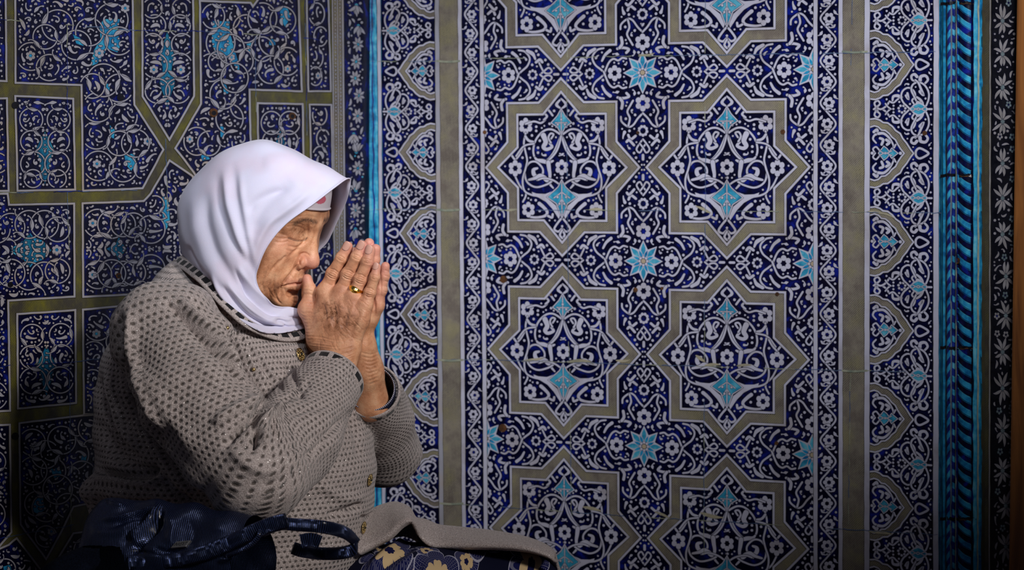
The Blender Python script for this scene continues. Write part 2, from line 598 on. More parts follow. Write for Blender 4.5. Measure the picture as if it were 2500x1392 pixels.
def draw_star():
    r = Recorder()
    outer = star_poly(194, 215, 138, 157); inner = star_poly(163, 183, 112, 129)
    r.poly(outer, 'hatchR', 2.0e-4)
    r.poly(inner, 'navy', 3.0e-4)
    r.stroke(outer, 5.0, 'white', closed=True, z=2.0e-3, omat='outline', out=1.0)
    r.stroke(inner, 5.0, 'white', closed=True, z=2.0e-3, omat='outline', out=1.0)
    F = Filler(-170, -190, 170, 190)
    F.allow(star_poly(154, 172, 106, 122))
    F.mask = ~F.occ.copy(); F.pend = []

    def both(q, w_, mt='white', blk=2.0, closed=False):
        q = catmull(q, 6, closed)
        for g in (q, mir(q)):
            r.stroke(g, w_, mt, closed=closed); F.block(g, (np.max(w_) / 2) + blk)
    def bdot(c, rr):
        for g in (np.array(c, float), mir(np.array(c, float))): r.dot(g, rr); F.block([g], rr + 2)
    def bfl(c, rr, n=6):
        for g in ([np.array(c, float), mir(np.array(c, float))] if c[0] else [np.array(c, float)]):
            r.flower(g, rr, n, sx=0.9); F.block([g], rr + 1.5)
    # flowers
    bfl((0, 0), 19); bfl((91, -101), 20); bfl((119, 2), 20); bfl((86, 103), 19)
    # turquoise palmettes
    up = np.array([(0, -142), (10, -125), (26, -108), (10, -98), (0, -80), (-10, -98), (-26, -108), (-10, -125)], float)
    lo = np.array([(0, 30), (10, 48), (38, 72), (14, 88), (5, 112), (0, 122), (-5, 112), (-14, 88), (-38, 72), (-10, 48)], float)
    for q in (up, lo):
        r.poly(q * (1.14, 1.06) - (0, 2), 'navy_deep', 4e-4); r.poly(q, 'turq', 5.2e-4 + 1.2e-3); F.block_poly(q * (1.2, 1.05))
        r.stroke(q, 2.4, 'white', closed=True, z=1.75e-3, out=0.8)
    for q in ([(0, -136), (0, -84)], [(-15, -108), (15, -108)], [(0, 36), (0, 116)], [(0, 60), (-20, 74)], [(0, 60), (20, 74)], [(0, 76), (-9, 92)], [(0, 76), (9, 92)]):
        r.stroke(catmull(q, 3), 2.6, 'white', z=1.8e-3, out=0.8)
    for c in ((-11, 72), (11, 72), (-6, 88), (6, 88), (0, -116), (-9, -104), (9, -104)): r.dot(c, 3.0, 'white', out=0.9, z=1.82e-3)
    # pale wings of the lower palmette
    wing = np.array([(7, 44), (20, 56), (42, 64), (64, 63), (76, 59), (73, 67), (58, 73), (40, 83), (24, 100), (8, 124), (5, 116), (15, 92), (38, 73), (13, 54)], float)
    for g in (wing, mir(wing)):
        r.poly(g * 1.01, 'white', 1.72e-3); F.block_poly(g); F.block(g, 3)
    # top ring and lower rings of the scrollwork
    both([(0, -78), (-24, -92), (-46, -88), (-66, -66), (-72, -36), (-60, -8 - 6), (-40, -16), (-22, -34), (-8, -62), (0, -82)], 4.6)
    both([(0, -80), (6, -56), (14, -38), (28, -22), (40, -14)], 4.6)
    both([(22, -16), (34, -12), (50, -16), (62, -18), (68, -24)], [9 * s for s in np.r_[np.linspace(0.5, 1.1, 12), np.linspace(1.1, .45, 13)]])
    both([(34, -12), (32, 4), (30, 18), (31, 38), (22, 50)], np.linspace(11, 4.0, 25))
    both([(46, -78), (40, -62), (46, -50), (38, -44), (24, -50), (30, -58)], np.linspace(13, 5, 31))
    both([(26, -70), (20, -80), (28, -82), (33, -72), (27, -60)], 4.4)
    both([(26, 34), (40, 42), (66, 48), (88, 36), (94, 12), (84, -10), (66, -14), (50, 0), (48, 14), (58, 22), (70, 18), (72, 6), (62, 2)], np.r_[np.full(48, 4.4), np.linspace(5, 10, 15), np.linspace(10, 5, 10)])
    both([(38, 30), (54, 20), (68, 26), (84, 30)], np.linspace(12, 5, 19))
    both([(0, 46), (20, 32), (44, 26), (60, 30)], 4.2)
    # outer stems joining the flowers
    both([(91, -84), (96, -60), (92, -38), (88, -18), (92, 2), (100, 30), (96, 56), (80, 66), (60, 70)], 4.4)
    both([(91, -106), (70, -112), (52, -108), (40, -116)], 4.4)
    both([(22, -126), (34, -140), (42, -132), (36, -124), (44, -116)], 5.0)
    both([(72, -62), (84, -66), (92, -76)], 6.0); both([(70, -58), (96, -52), (116, -28)], 4.2)
    both([(119, -18), (108, -30), (100, -44)], 4.4); both([(119, -18), (128, -30)], 5)
    both([(119, 22), (108, 44), (92, 64), (100, 84)], 4.2)
    both([(86, 120), (66, 122), (44, 118), (38, 108), (48, 96), (58, 88)], np.linspace(4.5, 9, 31))
    both([(36, 118), (26, 122), (24, 114)], 5.5)
    # top bud, bottom knot
    both([(0, -142), (-12, -152), (0, -166)], [7.0 * s for s in np.r_[np.linspace(.4, 1, 6), np.linspace(1, .5, 7)]])
    both([(0, 122), (12, 136), (20, 150), (10, 156), (0, 148)], 5.0); both([(0, 152), (6, 164), (0, 172)], 5.0); bdot((0.1, 143), 3)
    both([(-60, 30 - 6), (-62, 30)], 6)
    F2 = F
    fill(r, F2, mirror=[mir], sizes=((22, 8), (16, 7), (12, 6)), tries=260, dots=260, gap=2.3)
    # outlines over the ground where the pieces meet
    return r


def draw_cross():
    """the space between four stars, centred on the turquoise rosette"""
    r = Recorder()
    # region outline: complement of star corners, in units about its own centre
    o = star_poly(194, 215, 138, 157)
    corner = []
    F = Filler(-200, -222, 200, 222)
    yy, xx = np.mgrid[0:F.h, 0:F.w]
    X = xx + F.x0; Y = yy + F.y0
    free = np.ones((F.h, F.w), bool)
    big = star_poly(200, 221, 145, 164)
    for (cx, cy) in ((CW, CH), (-CW, CH), (CW, -CH), (-CW, -CH)):
        free &= ~in_poly(X, Y, big + (cx, cy))
    F.occ = ~free; F.mask = free; F.pend = []
    m1 = lambda q: np.asarray(q) * (-1, 1)
    m2 = lambda q: np.asarray(q) * (1, -1)
    m3 = lambda q: np.asarray(q) * (-1, -1)
    def four(q, w_, mt='white', blk=1.6, cat=True):
        q = catmull(q, 6) if cat else np.array(q, float)
        for f in (lambda a: a, m1, m2, m3):
            g = f(q); r.stroke(g, w_, mt); F.block(g, np.max(w_) / 2 + blk)
    # rosette
    def petal(a, L_, wd, mt, z):
        ca, sa = math.cos(a), math.sin(a)
        q = np.array([(0.30 * L_, 0), (0.55 * L_, wd), (0.72 * L_, wd * 0.9), (L_, 0), (0.72 * L_, -wd * 0.9), (0.55 * L_, -wd)], float)
        return np.stack([q[:, 0] * ca - q[:, 1] * sa, (q[:, 0] * sa + q[:, 1] * ca) * 1.05], 1)
    rose = np.array([((48 if k % 2 == 0 else 29) * math.cos(math.pi / 8 * k) * 1.0, (51 if k % 2 == 0 else 30) * math.sin(math.pi / 8 * k)) for k in range(16)])
    r.poly(rose * 1.06, 'navy_deep', 5.2e-4); r.poly(rose, 'white', 1.62e-3); F.block_poly(rose * 1.1)
    for k in range(8):
        a = k * math.pi / 4
        r.poly(petal(a, 43, 5.6, 'turq2', 0), 'turq', 1.64e-3)
        r.poly(petal(a + math.pi / 8, 27, 3.4, 'turq2', 0), 'turq2', 1.66e-3)
        r.dot((9.5 * math.cos(a), 9.5 * math.sin(a)), 3.4, 'white', z=1.70e-3, out=0.8)
    r.dot((0, 0), 5.5, 'cream', z=1.74e-3)
    for (c, R_, n) in (((69, 0), 19, 6), ((-69, 0), 19, 6), ((0, -72), 20, 6), ((0, 72), 20, 6), ((131, 0), 15, 8), ((-131, 0), 15, 8), ((0, 138), 16, 9), ((0, -138), 16, 9)):
        r.flower(c, R_, n, sx=0.95); F.block([c], R_ + 1.5)
    # horizontal arms
    four([(92, 0), (104, -10), (118, -22), (124, -40), (112, -56), (96, -60)], 4.4)
    four([(96, 4), (84, -24), (72, -34), (60, -30), (50, -36), (40, -34)], 4.4)
    four([(150, 0), (160, -8), (172, -16), (180, -8), (172, -2), (160, -6), (150, -24), (146, -34)], 4.2)
    four([(186, 0), (196, 0)], 6, cat=False)
    four([(118, -58), (132, -50), (138, -38)], [8, 8, 8, 8, 9, 9, 9, 8, 7, 6, 6, 5, 5]); four([(100, -30), (92, -44), (80, -54)], np.linspace(5, 8, 13))
    four([(140, -30), (150, -36), (156, -30)], 6.5); four([(62, -58), (48, -60), (34, -56), (40, -48)], 6.0)
    # vertical arms
    four([(0, 96), (-12, 108), (-24, 124), (-36, 128), (-52, 116), (-54, 104)], 4.4)
    four([(-36, 126), (-32, 108), (-38, 92), (-30, 76), (-24, 66)], 4.6)
    four([(0, 158), (-8, 168), (-16, 182), (-8, 190), (0, 178), (8, 168)], 4.0)
    four([(0, 196), (0, 206)], 6.5, cat=False)
    four([(-18, 150), (-30, 158), (-36, 148)], 6); four([(-52, 84), (-50, 70), (-56, 60)], 7)
    four([(22, 172), (34, 160), (40, 164)], 6)
    fill(r, F, mirror=[m1, m2, m3], sizes=((18, 8), (14, 7), (10, 6)), tries=200, dots=220, gap=2.1)
    return r


star = draw_star(); cross = draw_cross()
for j in range(-1, 4):
    for i in range(2):
        stamp(star, pr, CellWarp(i, j))
for j in range(-1, 5):
    for i in range(0, 3):
        cw = CellWarp(i - 0.5, j - 0.5)
        def cut(P, cw=cw, i=i):
            Q = cw(P)
            lo_ = rx(1181.5, Q[:, 1]); hi_ = rx(1986.5, Q[:, 1])
            Q[:, 0] = np.clip(Q[:, 0], lo_, hi_)
            return Q
        stamp(cross, pr, cut)

# flower vines either side of the panel
def vine(xc, half, y0, pitch, sgn=1):
    y = TOP; k = 0
    n0 = int((TOP - y0) / pitch) - 1
    F = Filler(xc - half - 6, TOP, xc + half + 12, BOT)
    ys = np.arange(TOP, BOT, 8)
    lx = np.array([rx(xc - half, yy) for yy in ys]); hx_ = np.array([rx(xc + half, yy) for yy in ys])
    F.allow(np.r_[np.stack([lx, ys], 1), np.stack([hx_, ys], 1)[::-1]])
    pts = []
    for i in range(n0, n0 + 40):
        yc = y0 + i * pitch
        s_ = sgn if i % 2 == 0 else -sgn
        fx = rx(xc + s_ * half * 0.10, yc)
        pts.append((rx(xc - s_ * half * 0.78, yc), yc)); 
        pts.append((rx(xc, yc + pitch / 2), yc + pitch / 2))
        if TOP < yc < BOT:
            pr.flower((fx, yc), half * 0.60, 6, rot=i); F.block([(fx, yc)], half * 0.62 + 1)
            for (dx, dy, a, b) in ((s_ * half * 0.5, -pitch * .38, 1.2, -1), (s_ * half * 0.62, pitch * .30, 2.2, 1), (-s_ * half * .35, pitch * .33, -0.6, 1)):
                q = curl((fx + dx, yc + dy), a if s_ > 0 else math.pi - a, half * 0.75, b * s_)
                pr.stroke(q, leafw(len(q), half * .30, 1)); F.block(q, half * .13 + 1.5)
    q = catmull(pts, 8)
    q = q[(q[:, 1] > TOP) & (q[:, 1] < BOT)]
    pr.stroke(q, 4.2); F.block(q, 3.6)
    fill(pr, F, sizes=((12, 5.5), (9, 5)), tries=1400, dots=1500, dot_r=(3.0, 2.2), gap=1.8)


vine(1149.5, 19, 35, 46.5); vine(2022, 24, 45, 51.5)


# arch borders: cusped half medallions against the flat side
def arch_cell(pitch, Wd, fl):
    """x: 0 at the flat side, Wd at the outer side; y: 0 on the medallion axis"""
    r = Recorder()
    h = pitch / 2
    sc = Wd / 165.0
    def S_(q): q = np.array(q, float); return q * sc
    halfo = [(0, -86), (14, -88), (26, -84), (34, -78), (46, -77), (58, -68), (66, -58), (78, -50), (84, -38), (94, -26), (104, -10), (112, 0)]
    halfi = [(0, -66), (12, -70), (22, -67), (30, -59), (40, -58), (50, -50), (56, -42), (66, -34), (72, -22), (80, -10), (88, 0)]
    o = S_(halfo + [(x, -y) for x, y in halfo[::-1][1:]]); i_ = S_(halfi + [(x, -y) for x, y in halfi[::-1][1:]])
    r.poly(o, 'hatchR', 2e-4); r.poly(i_, 'navy', 3e-4)
    r.stroke(o, 3.8, 'white', z=1.95e-3, omat='outline', out=1, caps=False); r.stroke(i_, 3.6, 'white', z=1.95e-3, omat='outline', out=1, caps=False)
    F = Filler(-2, -h, Wd + 2, h)
    F.allow([(3, -h), (Wd - 3, -h), (Wd - 3, h), (3, h)])
    yy, xx = np.mgrid[0:F.h, 0:F.w]
    oc = F.occ
    ring = in_poly(xx + F.x0, yy + F.y0, np.vstack([o, [(0, 86 * sc), (-9, 86 * sc), (-9, -86 * sc)]]) ) & ~in_poly(xx + F.x0, yy + F.y0, np.vstack([i_, [(-9, 66 * sc), (-9, -66 * sc)]]))
    F.occ |= ring; F.block(o, 4.5); F.block(i_, 4.5)
    v = lambda q: np.asarray(q) * (1, -1)
    def two(q, w_, mt='white'):
        q = catmull(S_(q), 6)
        w2 = np.asarray(w_) * sc
        for g in (q, v(q)): r.stroke(g, w2, mt, out=1.1); F.block(g, np.max(w2) / 2 + 1.8)
    # rosette inside the medallion
    ro = S_([(22, 0), (30, -10), (36, -18), (44, -12), (50, -4), (56, -13), (72, 0), (56, 13), (50, 4), (44, 12), (36, 18), (30, 10)])
    r.poly(ro, 'turq', 1.72e-3); r.stroke(ro, 2.2 * sc, 'white', closed=True, z=1.74e-3, out=0.7); F.block_poly(ro); F.block(ro, 3)
    r.stroke(S_([(24, -6), (40, 2), (56, -6)]), 2.6 * sc, z=1.8e-3, out=.7); r.stroke(S_([(24, 6), (40, -2), (56, 6)]), 2.6 * sc, z=1.8e-3, out=.7)
    r.dot(S_((78, 0)), 4.2 * sc); r.dot(S_((6, 0)), 4 * sc)
    two([(14, 0), (8, -10), (16, -16), (24, -8), (34, -2)], 4.0)
    two([(10, -54), (18, -60), (20, -50), (12, -46), (8, -36), (16, -26)], np.linspace(7, 4.0, 31))
    two([(22, -50), (36, -50), (50, -38), (60, -20), (58, -10)], np.linspace(7.5, 3.2, 25))
    two([(30, -22), (34, -34), (26, -38)], 6.5); two([(44, -22), (50, -28), (42, -34)], 7)
    two([(66, -22), (62, -14)], 4)
    # teardrop beyond the tip
    td = catmull(S_([(150, 0), (138, -9), (126, -13), (118, -6), (118, 6), (126, 13), (138, 9)]), 5, True)
    r.stroke(td, 5.5 * sc, 'white', closed=True); F.block_poly(td); F.block(td, 5)
    # between medallions: rosette and crossing scrolls at y = +-h
    hh = h / sc
    for s_ in (-1, 1):
        def T(q): q = np.array(q, float); q[:, 1] = s_ * (hh - q[:, 1]); return S_(q)
        def one(q, w_, mt='white', **k):
            g = catmull(T(q), 6); w2 = np.asarray(w_) * sc; r.stroke(g, w2, mt, out=1.1); F.block(g, np.max(w2) / 2 + 1.8)
        one([(10, 0), (18, 6), (26, 14), (20, 22), (12, 16), (16, 6), (28, 0), (42, 8), (50, 20)], 4.6)
        one([(50, 20), (60, 16), (70, 24), (78, 30)], 4.2); one([(58, 22), (60, 32), (70, 34), (80, 30)], np.linspace(5, 9, 19))
        one([(54, 0), (46, 6), (40, 14)], 3.8)
        one([(102, 0), (94, 8), (86, 16), (80, 30), (84, 46), (98, 54), (112, 46), (116, 32), (108, 22), (112, 14)], 4.4)
        one([(92, 34), (98, 26), (96, 40)], 6)
        one([(120, 18), (114, 30), (106, 48), (110, 62), (124, 68), (140, 60), (150, 42), (150, 24), (144, 8)], 4.6)
        one([(122, 16), (134, 12), (130, 22), (120, 30)], np.linspace(9, 5, 19))
        one([(128, 44), (136, 36), (130, 52), (124, 66), (116, 74)], np.linspace(8, 4, 25))
        one([(140, 64), (148, 74), (142, 84), (130, 82), (128, 72)], np.linspace(5, 9, 25)); one([(118, 70), (108, 74), (106, 84), (114, 88), (120, 82)], np.linspace(4, 8, 25))
        one([(150, 0), (156, 0), (158, 0)], 5)
    # rosettes drawn as halves on both edges so that neighbours join
    for s_ in (-1,):
        cy = s_ * h
        r.flower((82 * sc, cy), 13.5 * sc, 7); F.block([(82 * sc, cy)], 15 * sc); F.block([(82 * sc, -cy)], 15 * sc)
        tq = np.array([(100, 0), (112, -12), (124, -18), (136, -14), (150, 0), (136, 14), (124, 18), (112, 12)], float) * sc + (0, cy)
        r.poly(tq, 'white', 1.72e-3); r.poly((tq - (125 * sc, cy)) * (0.80, 0.76) + (125 * sc, cy), 'turq', 1.76e-3)
        r.stroke(np.array([(108, -5), (124, 3), (142, -5)], float) * sc + (0, cy), 2.4 * sc, z=1.8e-3, out=.7)
        r.stroke(np.array([(108, 5), (124, -3), (142, 5)], float) * sc + (0, cy), 2.4 * sc, z=1.8e-3, out=.7)
        F.block_poly(tq); F.block(tq, 2); F.block_poly(tq * (1, -1)); F.block(tq * (1, -1), 2)
        r.dot((50 * sc, cy), 3.6 * sc); r.dot((60 * sc, cy), 3 * sc)
    fill(r, F, mirror=[v], sizes=((14, 5.5), (10, 5)), tries=260, dots=260, dot_r=(2.6, 2.0), gap=1.9)
    return r


ra = arch_cell(216.3, 158, 1)
for k in range(-3, 8):
    yc = 158 + 216.3 * k
    stamp(ra, pr, lambda P, yc=yc: np.stack([rx(2124 + P[:, 0], yc + P[:, 1]), yc + P[:, 1] + (P[:, 0] - 79) * 7.2e-5 * (yc - 300)], 1))
ra = arch_cell(198.2, 132, 1)
for k in range(-3, 9):
    yc = 173.6 + 198.2 * k
    stamp(ra, pr, lambda P, yc=yc: np.stack([rx(1060 - P[:, 0], yc + P[:, 1]), yc + P[:, 1] - (P[:, 0] - 66) * 7.2e-5 * (yc - 300)], 1))

# twisted rope moulding: strips of turquoise and cobalt laid over the humps
vband(pr, 2292, 2316, 'turq2', nx=6, ny=40); vband(pr, 2316, 2346, 'blue', nx=12, ny=40)
vband(pr, 2346, 2386, 'navy', nx=14, ny=40); vband(pr, 2386, 2404, 'turq2', nx=8, ny=40)
for (x, w_, mt, z) in ((2297, 3, 'tealdark', 5e-4), (2304, 4, 'tealdark', 5e-4), (2314, 2.0, 'outline', 1e-3), (2329.5, 2.0, 'greygreen', 1.4e-3), (2343, 2.6, 'grout', 1.6e-3),
                       (2381, 3, 'navy', 6e-4), (2388, 6, 'turq', 8e-4), (2394.5, 3.5, 'grout', 1.0e-3), (2400, 3, 'tealdark', 6e-4)):
    vline(pr, x, w_, mt, z, 0.7, 0)
k = 0; y = TOP - 30
while y < BOT:
    seg = (y - 12) % 418 if y > 12 else 999
    # thick strand
    t = np.linspace(0, 1, 9); xs = 2345 + 34 * t; sl = 24 * t ** 1.15 + 3 * np.sin(t * 3)
    wd = 17 + rnd.uniform(-1.5, 1.5)
    pr.add(np.r_[np.stack([xs, y + sl], 1), np.stack([xs, y + sl + wd], 1)], [[i, i + 1, 9 + i + 1, 9 + i] for i in range(8)], 'turq2', 5e-4)
    pr.stroke(np.stack([xs, y + sl + 1], 1), 1.8, 'turq', z=9e-4, out=0, caps=False)
    pr.stroke(np.stack([xs, y + sl + wd - 2], 1), 1.4, 'navy', z=9e-4, out=0, caps=False)
    # thin strand, leaning the other way, and the beads between
    t = np.linspace(0, 1, 5); xs = 2317 + 11 * t; sl = -17 * t
    pr.add(np.r_[np.stack([xs, y + 20 + sl], 1), np.stack([xs, y + 36 + sl], 1)], [[i, i + 1, 5 + i + 1, 5 + i] for i in range(4)], 'turq2', 5e-4)
    b = np.array([(2331, y + 3), (2336, y + 7), (2341, y + 3), (2341, y + 17), (2336, y + 21), (2331, y + 17)], float)
    pr.add(b, [[0, 1, 4, 5], [1, 2, 3, 4]], 'turq', 5e-4)
    y += 32.5; k += 1
for yb in (8, 428, 848, 1265):
    pr.stroke(np.stack([np.linspace(2300, 2386, 14), yb + np.array([rnd.uniform(-2, 2) for _ in range(14)])], 1), 7, 'black', z=2.1e-3, out=0)
    pr.stroke(np.stack([np.linspace(2352, 2384, 8), yb + 2 + np.array([rnd.uniform(-1.5, 1.5) for _ in range(8)])], 1), 2, 'rust', z=2.2e-3, out=0)
# dark floral strip
vband(pr, 2404, 2418, 'hatchD'); vband(pr, 2418, 2600, 'black')
vline(pr, 2403.5, 3, 'tealdark'); vline(pr, 2418, 3, 'dimwhite')
F = Filler(2420, TOP, 2486, BOT); F.allow([(2424, TOP), (2482, TOP), (2482, BOT), (2424, BOT)])
y = TOP + 30
while y < BOT - 60:
    s_ = rnd.choice((-1, 1))
    c = (2452 + s_ * 4, y)
    pr.dot(c, 7, 'greygreen', sx=0.7); F.block([c], 9)
    for a in np.linspace(-1.0, 1.0, 4):
        for sg in (-1, 1):
            aa = sg * math.pi / 2 + a
            q = curl((c[0] + 8 * math.cos(aa) * .7, c[1] + 9 * math.sin(aa)), aa, rnd.uniform(20, 34), rnd.uniform(-.5, .5)); q[:, 0] = c[0] + (q[:, 0] - c[0]) * 0.75
            pr.stroke(q, leafw(len(q), 7, 0), 'dimwhite', out=1); F.block(q, 4)
    y += rnd.uniform(80, 105)
for _ in range(900):
    c = (rnd.uniform(2428, 2478), rnd.uniform(TOP, BOT))
    if F.free(np.array([c]), 10): pr.flower(c, 9, 5, 'greygreen' if rnd.random() < .6 else 'dimwhite', sx=.8); F.block([c], 10)
fill(pr, F, sizes=((20, 5), (14, 4.5), (10, 4)), tries=900, dots=600, gap=1.8, sx=0.8, mat='dimwhite', kinds=(0, 0, 2)); fill(pr, F, sizes=((12, 4),), tries=600, dots=10, gap=1.2, mat='greygreen')

# joints between the tiles, filled and patched
def joint(pts, w_, mats=('grout_blue', 'grout_blue', 'grout'), z=2.35e-3, jit=1.2, p=None):
    p = p or pr
    P = np.array(pts, float)
    for a, b in zip(P[:-1], P[1:]):
        n = max(2, int(np.hypot(*(b - a)) / 9))
        q = a + (b - a) * np.linspace(0, 1, n)[:, None]
        q += np.array([[rnd.uniform(-jit, jit) * .5, rnd.uniform(-jit, jit)] for _ in range(n)]) if abs(b[0] - a[0]) > abs(b[1] - a[1]) else np.array([[rnd.uniform(-jit, jit), 0] for _ in range(n)])
        i = 0
        while i < n - 1:
            j = min(n - 1, i + rnd.randint(2, 9))
            if rnd.random() < 0.72:
                p.stroke(q[i:j + 1], np.array([rnd.uniform(0.3, 0.9) * w_ for _ in range(j + 1 - i)]), rnd.choice(mats), z=z, out=0)
            i = j
for q in ([(890, 150), (1066, 150)], [(1066, 149), (1122, 150)], [(1180, 143), (1560, 137), (2285, 126)], [(890, 511), (1066, 511), (1122, 512)], [(1180, 512), (1560, 514), (2060, 518), (2300, 520)],
          [(1066, 878), (1180, 878), (1560, 890), (2060, 905), (2290, 908)], [(1075, 1229), (1180, 1235), (1560, 1262), (2060, 1292), (2290, 1306)]):
    joint(q, 2.6)
for (x0, y0, x1, y1, w_) in ((1275, 882, 1330, 876, 7), (1388, 884, 1452, 872, 9), (1700, 868, 1722, 884, 8), (1722, 892, 1760, 886, 7), (1800, 893, 1835, 888, 6), (1425, 1238, 1470, 1244, 8), (1600, 1250, 1640, 1262, 6), (1712, 1252, 1765, 1272, 9), (1440, 512, 1475, 508, 7), (1735, 520, 1700, 500, 7), (1236, 514, 1262, 512, 6), (1560, 134, 1600, 138, 5), (2122, 1298, 2180, 1300, 8), (2120, 516, 2190, 519, 6), (1505, 880, 1540, 886, 6)):
    q = curl((x0, y0), math.atan2(y1 - y0, x1 - x0), math.hypot(x1 - x0, y1 - y0), rnd.uniform(-.5, .5)); pr.stroke(q, leafw(len(q), w_, 0), 'patch', z=2.3e-3, out=0)
for q in ([(1384, 0), (1386, 140)], [(1384, 150), (1385, 515)], [(1386, 520), (1390, 880)], [(1391, 900), (1396, 1260)], [(1722, 0), (1722, 130)], [(1722, 260), (1723, 520)], [(1722, 520), (1720, 880)], [(1720, 900), (1719, 1392)], [(2081, 0), (2078, 160)], [(2077, 900), (2070, 1392)]):
    joint(q, 2.2, ('grout_blue', 'grout'))
for (x0, x1, y0) in ((1068, 1122, 149), (1068, 1122, 512), (1076, 1130, 879), (1076, 1130, 1229), (2058, 2117, 126), (2058, 2117, 905)):
    pr.stroke(catmull([(x0, y0), ((x0 + x1) / 2, y0 + 2), (x1, y0)], 5), 5, 'grout', z=2.4e-3, out=0)
for (x, y, r_) in ((1230, 682, 9), (1617, 704, 4), (1228, 1045, 10), (1896, 1082, 5), (1552, 708, 6), (1898, 718, 5), (2345, 636, 8), (1912, 322, 6), (1558, 324, 4), (2258, 325, 6), (1184, 323, 5), (1346, 720, 3)):
    pr.dot((x, y), r_, 'rust', z=2.45e-3, out=0, n=11)
# plain ground far outside the picture
pr.add(np.array([(2600, TOP), (3400, TOP), (3400, BOT), (2600, BOT)], float), [[0, 1, 2, 3]], 'black', 1e-4)
wall_r = pr.build('wall_right')
# ------------------------------------------------------------ left wall
LM = ['hatchL', 'navy', 'navy_deep', 'white', 'ivory', 'cream', 'turq', 'turq2', 'outline', 'grout', 'grout_blue', 'rust', 'blue', 'hatchR', 'black']
pl = Paint(DL, NL, LM)
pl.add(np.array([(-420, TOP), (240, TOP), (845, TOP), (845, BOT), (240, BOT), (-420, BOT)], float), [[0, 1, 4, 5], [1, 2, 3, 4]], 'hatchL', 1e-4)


def scrolls(poly, circles=(), palms=(), flowers=(), mx=None, my=None, sx=1.0, auto=0, cr=(24, 36), dense=1.0, ivory=0.0):
    """a walled compartment: white edge line, interlaced rings, palmettes and small leaves"""
    poly = np.array(poly, float)
    x0, y0 = poly.min(0); x1, y1 = poly.max(0)
    pl.poly(poly, 'navy', 2.5e-4)
    dens = []
    m = len(poly)
    for i in range(m):
        a, b = poly[i], poly[(i + 1) % m]
        n = max(2, int(np.hypot(*(b - a)) / 16))
        dens += [a + (b - a) * t for t in np.arange(n) / n]
    jd = [np.array(q) + (rnd.uniform(-.4, .4), rnd.uniform(-.4, .4)) for q in dens]
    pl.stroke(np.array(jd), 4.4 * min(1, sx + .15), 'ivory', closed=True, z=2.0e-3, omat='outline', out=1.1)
    F = Filler(x0 - 1, y0 - 1, x1 + 1, y1 + 1)
    c = poly.mean(0)
    F.allow(poly); F.block(np.vstack([poly, poly[:1]]), 6.5)
    F.mask = ~F.occ.copy(); F.pend = []
    mirrors = []
    if mx is not None: mirrors.append(lambda q: np.asarray(q) * (-1, 1) + (2 * mx, 0))
    if my is not None: mirrors.append(lambda q: np.asarray(q) * (1, -1) + (0, 2 * my))
    if mx is not None and my is not None: mirrors.append(lambda q: np.asarray(q) * (-1, -1) + (2 * mx, 2 * my))
    def inside(pt):
        X, Y = int(pt[0] - F.x0), int(pt[1] - F.y0)
        return 0 <= X < F.w and 0 <= Y < F.h and F.mask[Y, X]
    for q in palms:
        q = np.array(q, float); q = (q - q.mean(0)) * 1.12 + q.mean(0)
        for f in [lambda a: a] + mirrors:
            g = f(q)
            if not all(inside(p_) for p_ in g[::2]): continue
            pl.poly(g, 'turq2', 4.2e-4); pl.stroke(g, 1.5, 'black', closed=True, z=4.8e-4, out=0)
    circ = list(circles)
    free = np.argwhere(F.mask)
    tr = 0
    while auto and tr < 900 and len(circ) < auto:
        tr += 1
        y, x = free[rnd.randrange(len(free))]
        r_ = rnd.uniform(*cr)
        cc = (x + F.x0, y + F.y0)
        ins = [inside((cc[0] + r_ * .93 * sx * math.cos(a), cc[1] + r_ * .93 * math.sin(a))) for a in np.arange(8) * math.pi / 4]
        if sum(ins) < 7: continue
        if any(math.hypot((cc[0] - o_[0]) / sx, cc[1] - o_[1]) < 1.15 * (r_ + o_[2]) / 1.25 for o_ in circ): continue
        circ.append((cc[0], cc[1], r_))
        for f in mirrors:
            g = f(np.array([cc]))[0]; circ.append((g[0], g[1], r_))
    for (cx, cy, r_) in circ:
        a0 = rnd.uniform(0, 6.28)
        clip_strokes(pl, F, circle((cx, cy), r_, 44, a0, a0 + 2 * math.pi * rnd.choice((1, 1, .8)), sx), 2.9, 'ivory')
        a1 = rnd.uniform(0, 6.28); sg = rnd.choice((-1, 1))
        # a split leaf that springs from the ring and turns into it
        for q_ in range(2):
            aa = a1 + q_ * 2.6
            st = (cx + r_ * sx * math.cos(aa), cy + r_ * math.sin(aa))
            q = curl((0, 0), aa + math.pi + sg * 0.9, r_ * rnd.uniform(.9, 1.3), sg * rnd.uniform(.5, 1.2), 12); q[:, 0] *= sx; q += st
            X = np.round(q[:, 0] - F.x0).astype(int); Y = np.round(q[:, 1] - F.y0).astype(int)
            if X.min() < 0 or Y.min() < 0 or X.max() >= F.w or Y.max() >= F.h or not F.mask[Y, X].all(): continue
            wv = leafw(len(q), r_ * .24, 1)
            pl.stroke(q, wv, 'ivory'); F.pend.append((q, r_ * .13 + 1.6))
    for (c_, r_) in flowers:
        pts = [np.array([c_], float)] + [f(np.array([c_], float)) for f in mirrors]
        for g in pts:
            if inside(g[0]): pl.flower(g[0], r_, 6, 'ivory', 'turq2', sx=sx); F.block(g, r_ + 1.5)
    for q, r_ in F.pend: F.block(q, r_)
    area_ = F.mask.sum()
    k = int(area_ / 55 * dense)
    fill(pl, F, mirror=mirrors, kinds=(0, 1, 3, 3, 2), sizes=((26, 8.5), (19, 7.5), (14, 6), (10, 4.5)), tries=max(60, k), dots=max(60, k), dot_r=(3.0, 2.2), gap=1.7, sx=sx, mat='ivory')


